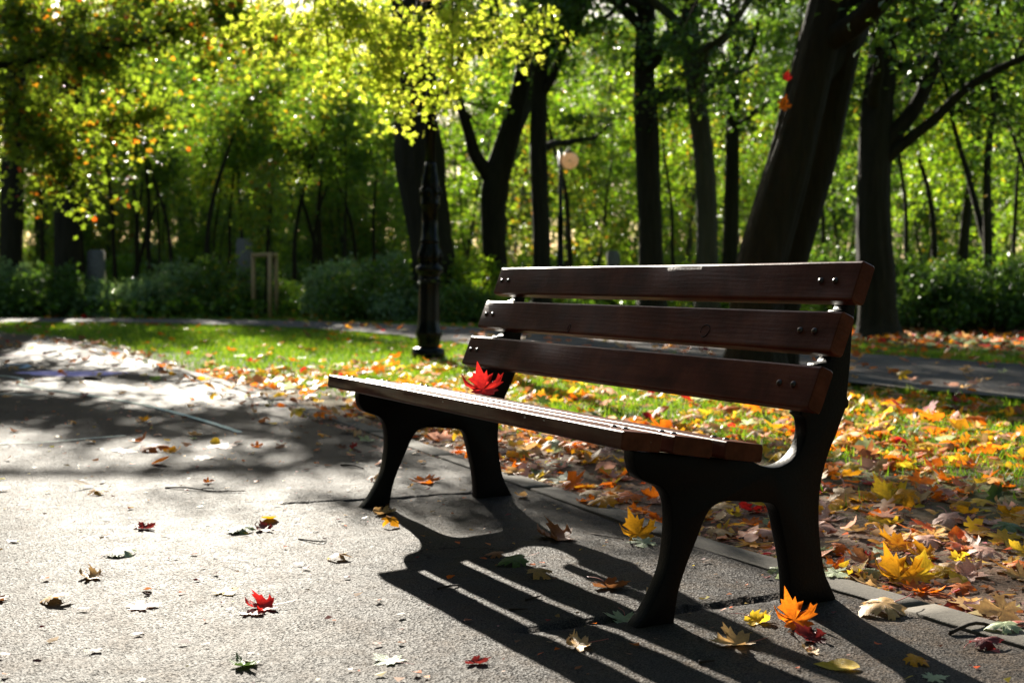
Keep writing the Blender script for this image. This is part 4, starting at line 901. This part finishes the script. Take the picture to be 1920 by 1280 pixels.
hero(722, 962, 70, 'tan', 'curled', 'curled beige leaf at the foot of the far front leg', R(4))
hero(730, 868, 60, 'pink', 'cupped', 'pale pink leaf behind the far front leg', R(6))
hero(1196, 1010, 90, 'golden', 'cupped', 'yellow orange leaf propped up under the bench against the near leg', R(42), R(15)-YAW, True, 0, 0)
hero(1205, 1022, 60, 'pale_green', 'flat', 'green leaf under the propped yellow orange one', R(20))
hero(1045, 1008, 118, 'brown', 'curled', 'long curled brown leaf under the middle of the bench', R(10), R(55), False, 0, 3)
hero(1010, 1082, 62, 'tan', 'cupped', 'rounded tan leaf lying in the striped shadow under the bench', R(26), None, False, 0, 3)
hero(930, 1043, 46, 'brown', 'cupped', 'small brown leaf at the tip of a sunlit stripe under the bench', R(14), None, False, 0, 2)
hero(965, 1058, 82, 'green', 'cupped', 'arched green leaf in the striped shadow under the bench', R(14), R(80), True, 0, 2)
hero(1142, 1100, 86, 'brown', 'curled', 'crumpled brown leaf left of the near front leg', R(12), None, True)
hero(1170, 1155, 78, 'pale_green', 'folded', 'silvery green leaf touching the near front foot', R(16), None, True, 0, 0)
hero(1085, 1212, 96, 'tan', 'curled', 'curled pale and orange leaf below the near front foot', R(8), R(70), True, 0, 1)
hero(1490, 1172, 104, 'orange', 'cupped', 'bright orange leaf standing up beside the near rear foot', R(42), R(8)-YAW, False, 0, 0)
hero(1520, 1200, 88, 'maroon', 'curled', 'dark red crumpled leaf in front of the bright orange one', R(18))
hero(1420, 1165, 86, 'yellow', 'curled', 'yellow curled leaf left of the bright orange one by the foot', R(16), None, True)
hero(1382, 1206, 108, 'tan', 'folded', 'tan and orange folded leaf in front of the near bench feet', R(8), R(75), True, 0, 0)
hero(1520, 1222, 54, 'tan', 'curled', 'small tan curled leaf below the bright orange one', R(10))
hero(1656, 1148, 130, 'tan', 'cupped', 'large yellowish tan leaf lying across the kerb shadow', R(10), R(85), True, 0, 2)
hero(1716, 1244, 66, 'golden', 'cupped', 'small golden tan leaf near the bottom right corner', R(14), None, False, 0, 3)
hero(1750, 1274, 56, 'pale_green', 'flat', 'yellow green leaf cut by the bottom edge at the right', R(8))
hero(1844, 1212, 84, 'maroon', 'curled', 'dark red leaf with a long stalk on the shaded asphalt', R(16), R(-100), True)
hero(1885, 1186, 90, 'pale_green', 'cupped', 'pale green leaf lying over the kerb at the right edge', R(6), None, False, 0, 2)
hero(1685, 1082, 118, 'golden', 'cupped', 'large bright orange leaf glowing just behind the kerb', R(34), R(10)-YAW, False, 0, 0)
hero(1722, 1078, 96, 'yellow', 'cupped', 'bright yellow leaf overlapping the large glowing orange one', R(36), R(-30)-YAW, False, 0, 1)
hero(1640, 1075, 60, 'pale_green', 'cupped', 'yellow green leaf left of the large glowing orange one', R(30))
hero(1668, 938, 96, 'yellow', 'cupped', 'large upright yellow leaf on the sunny soil right of the bench', R(36), R(20)-YAW, False, 0, 0)
hero(1700, 945, 74, 'golden', 'cupped', 'golden leaf right behind the large upright yellow one', R(40))
hero(1575, 1028, 54, 'orange', 'cupped', 'orange leaf on the soil right beside the near rear leg', R(26))
hero(1464, 1082, 54, 'pale_green', 'cupped', 'beige leaf with its edge up between the near legs', R(32), None, False, 0, 3)
hero(1800, 1100, 72, 'orange', 'cupped', 'orange and pink leaf on bare soil near the right edge', R(14), None, True)
hero(1848, 1042, 82, 'pink', 'cupped', 'pale pink cupped leaf on the soil at the right edge', R(14), None, False, 0, 2)
hero(1738, 1022, 86, 'pink', 'cupped', 'dull pinkish brown leaf on the soil above the glowing orange one', R(16), None, False, 0, 3)
hero(1892, 998, 80, 'green', 'cupped', 'dark green leaf on the soil at the right edge', R(12), None, False, 0, 2)
hero(1652, 978, 60, 'yellow', 'flat', 'small yellow leaf below the large upright yellow one', R(14))
hero(1602, 990, 56, 'tan', 'curled', 'tan curled leaf near the rear leg on the soil', R(10), None, True)
hero(1655, 1020, 44, 'green', 'flat', 'small green leaf on the soil right of the rear leg', R(6))
hero(1222, 926, 44, 'orange', 'folded', 'orange red leaf standing behind the near front leg', R(60))
hero(1825, 862, 46, 'golden', 'flat', 'golden leaf on the sunny lawn at the right', R(30))
hero(1195, 955, 56, 'orange', 'cupped', 'orange leaf on the soil left of the near front leg', R(18))
hero(1380, 960, 40, 'yellow', 'cupped', 'yellow leaf seen under the seat through the near casting arch', R(26))
hero(1410, 975, 60, 'orange', 'cupped', 'orange leaf in the arch between the near legs', R(16))

for px, py, col, sz in ((1468, 199, 'orange', .12), (1474, 146, 'red', .085)):
    p = at_depth(px, py, 10.4); o = link('leaf', SHAPES['cupped'][0][0], mt); use_mat(o, FALLEN[col]); o.location = p-mt.location; o.scale = (sz,)*3; o.rotation_euler = (R(70), R(20), -YAW); o['label'] = 'orange red leaf hanging before the leaning trunk'
    q_ = p-mt.location; V, F = tube(catmull([q_, q_+Vector((.1, 0, .25)), q_+Vector((.22, .05, .7)), q_+Vector((.3, .2, 1.5))], 4), .004, 4); link('twig', new_mesh('twig', V, F, [BARK]), mt)
# the many others: sampled over lawn, soil, verge and paths
CN = list(LEAFC); rs = random.Random(123)
W_SOIL = dict(orange=32, golden=18, yellow=9, tan=18, brown=10, pink=16, red=2, green=2, pale_green=3, maroon=1)
W_VERGE = dict(orange=26, golden=8, yellow=3, tan=8, brown=26, pink=6, red=10, green=1, pale_green=1, maroon=8)
W_ASPH = dict(orange=14, golden=10, yellow=9, tan=24, brown=22, pink=13, red=2, green=2, pale_green=4, maroon=4)
W_LIT = dict(orange=24, golden=26, yellow=26, tan=14, brown=5, pink=6, red=2, green=2, pale_green=4, maroon=0.5)
def wpick(w): return rs.choices(list(w), list(w.values()))[0]
cand = []
def scatter(n, x0, x1, y0, y1, weights, dens, size=(.07, .125), zone=''):
    for _ in range(n):
        x, y = rs.uniform(x0, x1), rs.uniform(y0, y1)
        if rs.random() > dens(x, y): continue
        cand.append((x, y, rs.uniform(*size), wpick(weights), rs.choices(['flat', 'cupped', 'curled', 'folded', 'oval'], [3, 5, 4, 2, 6 if zone in ('asphalt', 'path') else 2])[0], zone))
def dens_lawn(x, y):
    d = x-(edge(y)+KW)
    if d < .03 or on_path2(x, y, .05): return 0
    a = np.interp(y, [-2, 2, 6, 9, 12, 20], [.85, .9, .95, .6, .34, .16])*(.62+.75*max(-.5, mnoise.noise((x*1.1, y*1.1, 2.0))))
    a *= np.interp(d, [0, .3, 1.0, 4.5], [.9, .95, 1.0, 1.1]); return float(a*(1-.55*math.exp(-((x-2.2)/1.6)**2-((y-14)/4)**2)))
scatter(3000, .8, 5.3, -2, 9, W_SOIL, dens_lawn, zone='soil'); scatter(700, .82, 4.2, -1.6, 3, W_SOIL, dens_lawn, (.05, .115), zone='soil'); scatter(900, .82, 4.4, -1.4, 4, W_LIT, dens_lawn, (.06, .12), zone='soil'); scatter(2500, 1.2, 5.3, 1, 9, W_LIT, dens_lawn, zone='lawn')
scatter(1700, .9, 6, 8.5, 21, W_VERGE, dens_lawn, (.08, .13), 'lawn')
scatter(2600, 7.6, 14, 2, 15, W_VERGE, lambda x, y: 0 if on_path2(x, y, .02) else .9, (.08, .14), 'verge')
scatter(900, .0, 8.5, 20, 28, W_VERGE, lambda x, y: 0 if on_path2(x, y, .05) or x < edge(y) else .8, (.08, .14), 'verge')
scatter(520, 5, 8, 1, 20, W_SOIL, lambda x, y: .75 if on_path2(x, y) else 0, (.07, .12), 'path')
def dens_asph(x, y):
    d = edge(y)-x
    if d < .02: return 0
    return .10+.85*math.exp(-d/.28)*(.25 if y < 2.2 else 1)+.10*max(0, mnoise.noise((x*1.2, y*1.2, 4.0)))
scatter(1700, -1.6, 1.25, -.7, 17, W_ASPH, dens_asph, (.03, .09), 'asphalt')
for y_ in np.arange(-1, 16, .09):       # drift of leaves along the kerb
    if rs.random() < (.62 if y_ > 2.6 else .5): cand.append((edge(y_)+(rs.uniform(-.22, .22) if y_ > 2.6 else rs.uniform(.04, .26)), y_, rs.uniform(.07, .12), wpick(W_SOIL), rs.choice(['cupped', 'curled', 'flat']), 'kerb'))
ok = []
for c in cand:
    if any((c[0]-h_[0])**2+(c[1]-h_[1])**2 < (.045 if c[5] != 'asphalt' else .07)**2 for h_ in HERO): continue
    if -.05 < c[0] < .7 and -.6 < c[1] < 1.9 and c[5] == 'asphalt' and rs.random() < .45: continue
    pr = project((c[0], c[1], 0)); vis = pr is not None and -20 < pr[0] < 1940 and 500 < pr[1] < 1300
    ok.append((c[2]/pr[2] if vis else 0, c))
ok.sort(key=lambda t: -t[0])
NIND = 300-len(HERO)
SURF = {'soil': 'on the soil behind the bench', 'lawn': 'on the lawn behind the bench', 'verge': 'on the verge beyond the far path', 'path': 'on the far path', 'asphalt': 'on the asphalt', 'kerb': 'in the drift along the kerb'}
CW = {'pale_green': 'pale green', 'pink': 'pinkish', 'maroon': 'dark red'}
HL = [(h_, o_['label']) for h_, o_ in zip(HERO, [o for o in bpy.data.objects if o.get('group') == 'singled-out fallen maple leaves'])]
def leaf_label(c):
    x, y, s, col, pose, zone = c; px, py, _ = project((x, y, 0)); sz = 'small ' if s < .075 else 'large ' if s > .11 else ''
    if zone == 'asphalt':
        if -.1 < x < .72 and -.2 < y < 2: wh = 'on the asphalt under the bench'
        elif y < -.05: wh = 'on asphalt before the near bench feet'
        elif y > 9: wh = 'far up the asphalt path'
        elif y > 5: wh = 'on the asphalt near the chalk line'
        elif y > 2.1: wh = 'on the asphalt beyond the far bench legs'
        elif px < 330: wh = 'on the asphalt near the left edge'
        else: wh = 'on the glaring asphalt in front of the bench'
    elif zone == 'soil' or zone == 'lawn':
        if px > 1600: wh = 'on the ground right of the bench' + (' at the bottom' if py > 1000 else ' near the kerb' if x < 1.2 else ' in the sunny litter' if py > 760 else ' beside the far path')
        elif px > 1180: wh = 'on soil between the near bench legs' if py > 880 else 'in the litter between seat and backrest'
        elif px > 930: wh = 'on the soil under the far half of the seat' if py > 800 else 'in litter behind the backrest far end'
        else: wh = 'on the lawn behind the far bench legs' if py > 690 else 'on the lawn around the lamp post'
    else: wh = SURF[zone]
    return f'{sz}{pose} {CW.get(col, col)} leaf {wh}'
GRP = {'soil': 'fallen leaves behind the kerb', 'lawn': 'fallen leaves behind the kerb', 'verge': 'fallen leaves on the verge', 'path': 'fallen leaves on the far path', 'asphalt': 'fallen leaves on the asphalt', 'kerb': 'fallen leaves along the kerb'}
for sc, c in ok[:NIND]:
    x, y, s, col, pose, zone = c
    place_leaf(x, y, s, col, pose, leaf_label(c), rs, None, rs.gauss(0, .16), rs.gauss(0, .16), s > .1 and sc > .018, group=GRP[zone], tilt_to_cam=rs.uniform(0, .28) if zone != 'asphalt' else rs.uniform(-.08, .05))
# the rest as one mass of the same leaves, with a coarser rim
IDX = [0, 2, 4, 6, 8, 10, 14, 16, 20, 24, 26, 30, 32, 34, 36, 38]; LV = []; LF = []; LC = []; off = 0
n_o = len(OUT); low = {}
for nm in SHAPES:
    n_o = (len(SHAPES[nm][0][1])-1)//3; low[nm] = [V[[0]+[1+2*n_o+i for i in (IDX if nm != 'oval' else range(0, n_o, 2))]] for me, V, s_ in SHAPES[nm]]
for sc, c in ok[NIND:]:
    x, y, s, col, pose, zone = c; V = rs.choice(low[pose]); q = Quaternion((0, 0, 1), rs.uniform(0, 6.28)) @ Quaternion((1, 0, 0), rs.gauss(0, .25)) @ Quaternion((0, 1, 0), rs.gauss(0, .25))
    W = ((V*[1, 1, .7]) @ np.array(q.to_matrix()).T)*s; lo = np.sort(W[:, 2])[1]; W = W-[W[0][0], W[0][1], lo]+[x, y, ground_z(x, y)+.003+rs.uniform(0, .02)*(zone != 'asphalt')]
    m_ = len(W)-1; LV.append(W); LF += [(off, off+1+i, off+1+(i+1) % m_) for i in range(m_)]; off += len(W)
    cc = np.clip(np.array(LEAFC[col])*rs.uniform(.8, 1.35), 0, .95); LC.append(np.tile([*cc, 1], (len(W), 1)))
o = link('leaf_litter', new_mesh('leaf_litter', np.concatenate(LV), np.array(LF), [LITTER], True, None, {'leafcol': ('FLOAT_COLOR', np.concatenate(LC))})); structure(o, 'mass of orange and brown fallen leaves over lawn and verge', 'leaf litter', 'stuff')
# crumbs: torn bits of leaf and seed husks on the asphalt and soil
LV = []; LF = []; LC = []; off = 0
for _ in range(9000):
    if rs.random() < .16: x, y = rs.uniform(-1.5, .7), rs.uniform(-.8, 9)
    else: x, y = edge(0)+KW+rs.random()**1.5*2.6, rs.uniform(-1.6, 5)
    if x > edge(y) and x < edge(y)+KW: continue
    s = rs.uniform(.004, .016)*(1 if x < edge(y) else rs.uniform(1, 2.2)); a = rs.uniform(0, 6.28); k = rs.choice([3, 4, 5]); z = ground_z(x, y)+.002; W = []
    for i in range(k):
        b_ = a+6.28*i/k; r_ = s*rs.uniform(.4, 1.3); W.append((x+r_*math.cos(b_), y+r_*math.sin(b_)*.6, z+rs.uniform(0, .6)*s))
    LV += W; LF.append(tuple(range(off, off+k))); off += k; LC += [(*[v*rs.uniform(.6, 1.1) for v in LEAFC[rs.choice(['tan', 'pink', 'brown', 'yellow', 'orange', 'brown', 'maroon'])]], 1)]*k
o = link('leaf_crumbs', new_mesh('leaf_crumbs', LV, LF, [LITTER], False, None, {'leafcol': ('FLOAT_COLOR', LC)})); structure(o, 'torn leaf bits and husks scattered over asphalt and soil', 'leaf crumbs', 'stuff')

# ------------------------------------------------------------------ twigs
def twig(pts, r, label, fork=None):
    w = [on_ground(px, py, 0) for px, py in pts]; b_ = w[0].copy(); cm = catmull([(p.x-b_.x, p.y-b_.y, ground_z(p.x, p.y)+r*.8+.004*(i % 2)) for i, p in enumerate(w)], 4)
    acc = Acc(); V, F = tube(cm, np.linspace(r, r*.5, len(cm)), 6, True, .2, int(pts[0][0])); acc.add(V, F)
    if fork:
        q = cm[len(cm)//2]; V, F = tube([q, (q[0]+fork[0]*.5, q[1]+fork[1]*.5, q[2]+.006), (q[0]+fork[0], q[1]+fork[1], q[2]+.002)], [r*.7, r*.6, r*.4], 5); acc.add(V, F)
    o = link('twig', acc.mesh('twig', [STICK], True), loc=(b_.x, b_.y, 0)); tag(o, label, 'twig', 'twigs on the ground')
twig([(310, 915), (350, 917), (400, 922), (460, 924)], .0035, 'long thin dark twig on the asphalt left of the far leg', (.05, -.02))
twig([(160, 711), (178, 712), (190, 714)], .016, 'short dark stick beside the lilac chalk patch')
twig([(82, 664), (95, 662), (105, 660)], .016, 'short dark stick far up the asphalt')
twig([(640, 873), (665, 876), (682, 880)], .006, 'dark bark chip near the far front leg')
twig([(820, 1106), (845, 1103), (862, 1098)], .003, 'pale twig bit in the shadow under the seat')
twig([(955, 1143), (990, 1146)], .003, 'reddish stalk across a sunlit stripe under the seat')
twig([(985, 1125), (1015, 1120)], .0028, 'thin dark stalk lying between two sunlit stripes')
twig([(1780, 1190), (1830, 1180), (1890, 1175), (1925, 1172)], .005, 'dark twig on the soil at the right edge')
twig([(1310, 1243), (1340, 1243)], .004, 'short brown stick at the bottom in the bench shadow')
twig([(560, 1010), (600, 1018), (612, 1014)], .0025, 'thin stalk in the glare on the asphalt')
twig([(1110, 1000), (1150, 1010), (1170, 1012)], .0022, 'fine red stalk beside the propped yellow orange leaf')
twig([(0, 735), (25, 734)], .008, 'dark stick at the left edge on the asphalt')
# ------------------------------------------------------------------ chalk marks
def chalk(pts, w, name, label, col):
    P = [on_ground(px, py) for px, py in pts]; cm = [Vector((*q[:2], 0)) for q in catmull([(p.x, p.y, 0) for p in P], 6)]; V = []; F = []
    for i, p in enumerate(cm):
        t = (cm[min(i+1, len(cm)-1)]-cm[max(0, i-1)]).normalized(); n_ = Vector((t.y, -t.x, 0)); ww = w*(.75+.5*rs.random())/2
        for s in (-1, 1): q = p+n_*ww*s; V.append((q.x, q.y, .0055))
        if i: F.append((2*i-2, 2*i-1, 2*i+1, 2*i))
    o = link(name, new_mesh(name, V, F, [col])); tag(o, label, 'chalk mark', 'chalk marks on the asphalt')
CH_G = mat_chalk('chalk_green', (.70, .80, .70)); CH_L = mat_chalk('chalk_lilac', (.58, .50, .88)); CH_B = mat_chalk('chalk_blue', (.6, .75, .9)); CH_P = mat_chalk('chalk_pink', (.85, .62, .6))
chalk([(-10, 704), (25, 708), (42, 712), (36, 717), (44, 724), (80, 730), (130, 737), (190, 746), (260, 758), (330, 775), (400, 795), (450, 812)], .032, 'chalk_line', 'pale green wavy chalk line running along the asphalt', CH_G)
chalk([(0, 740), (60, 741), (110, 739)], .025, 'chalk_line', 'faint short chalk line below the wavy one', CH_G)
chalk([(0, 833), (90, 830), (170, 823), (235, 818)], .02, 'chalk_line', 'faint straight chalk line at the left before the leaf clump', CH_G)
chalk([(0, 667), (50, 666), (95, 664)], .10, 'chalk_line', 'pink chalk streak far up the asphalt', CH_P)
chalk([(12, 687), (35, 684), (55, 686), (40, 690), (20, 690)], .06, 'chalk_scribble', 'pale blue chalk scribble on the asphalt', CH_B)
V = []
for k in range(28):
    a = 6.283*k/28; r_ = 1+.12*math.sin(3*a)+.08*math.sin(7*a); p = on_ground(135+97*math.cos(a)*r_, 701-5.0*math.sin(a)*r_); V.append((p.x, p.y, .0058))
o = link('chalk_patch', new_mesh('chalk_patch', V, [tuple(range(28))], [CH_L])); tag(o, 'lilac chalk patch on the asphalt near the short stick', 'chalk mark', 'chalk marks on the asphalt')
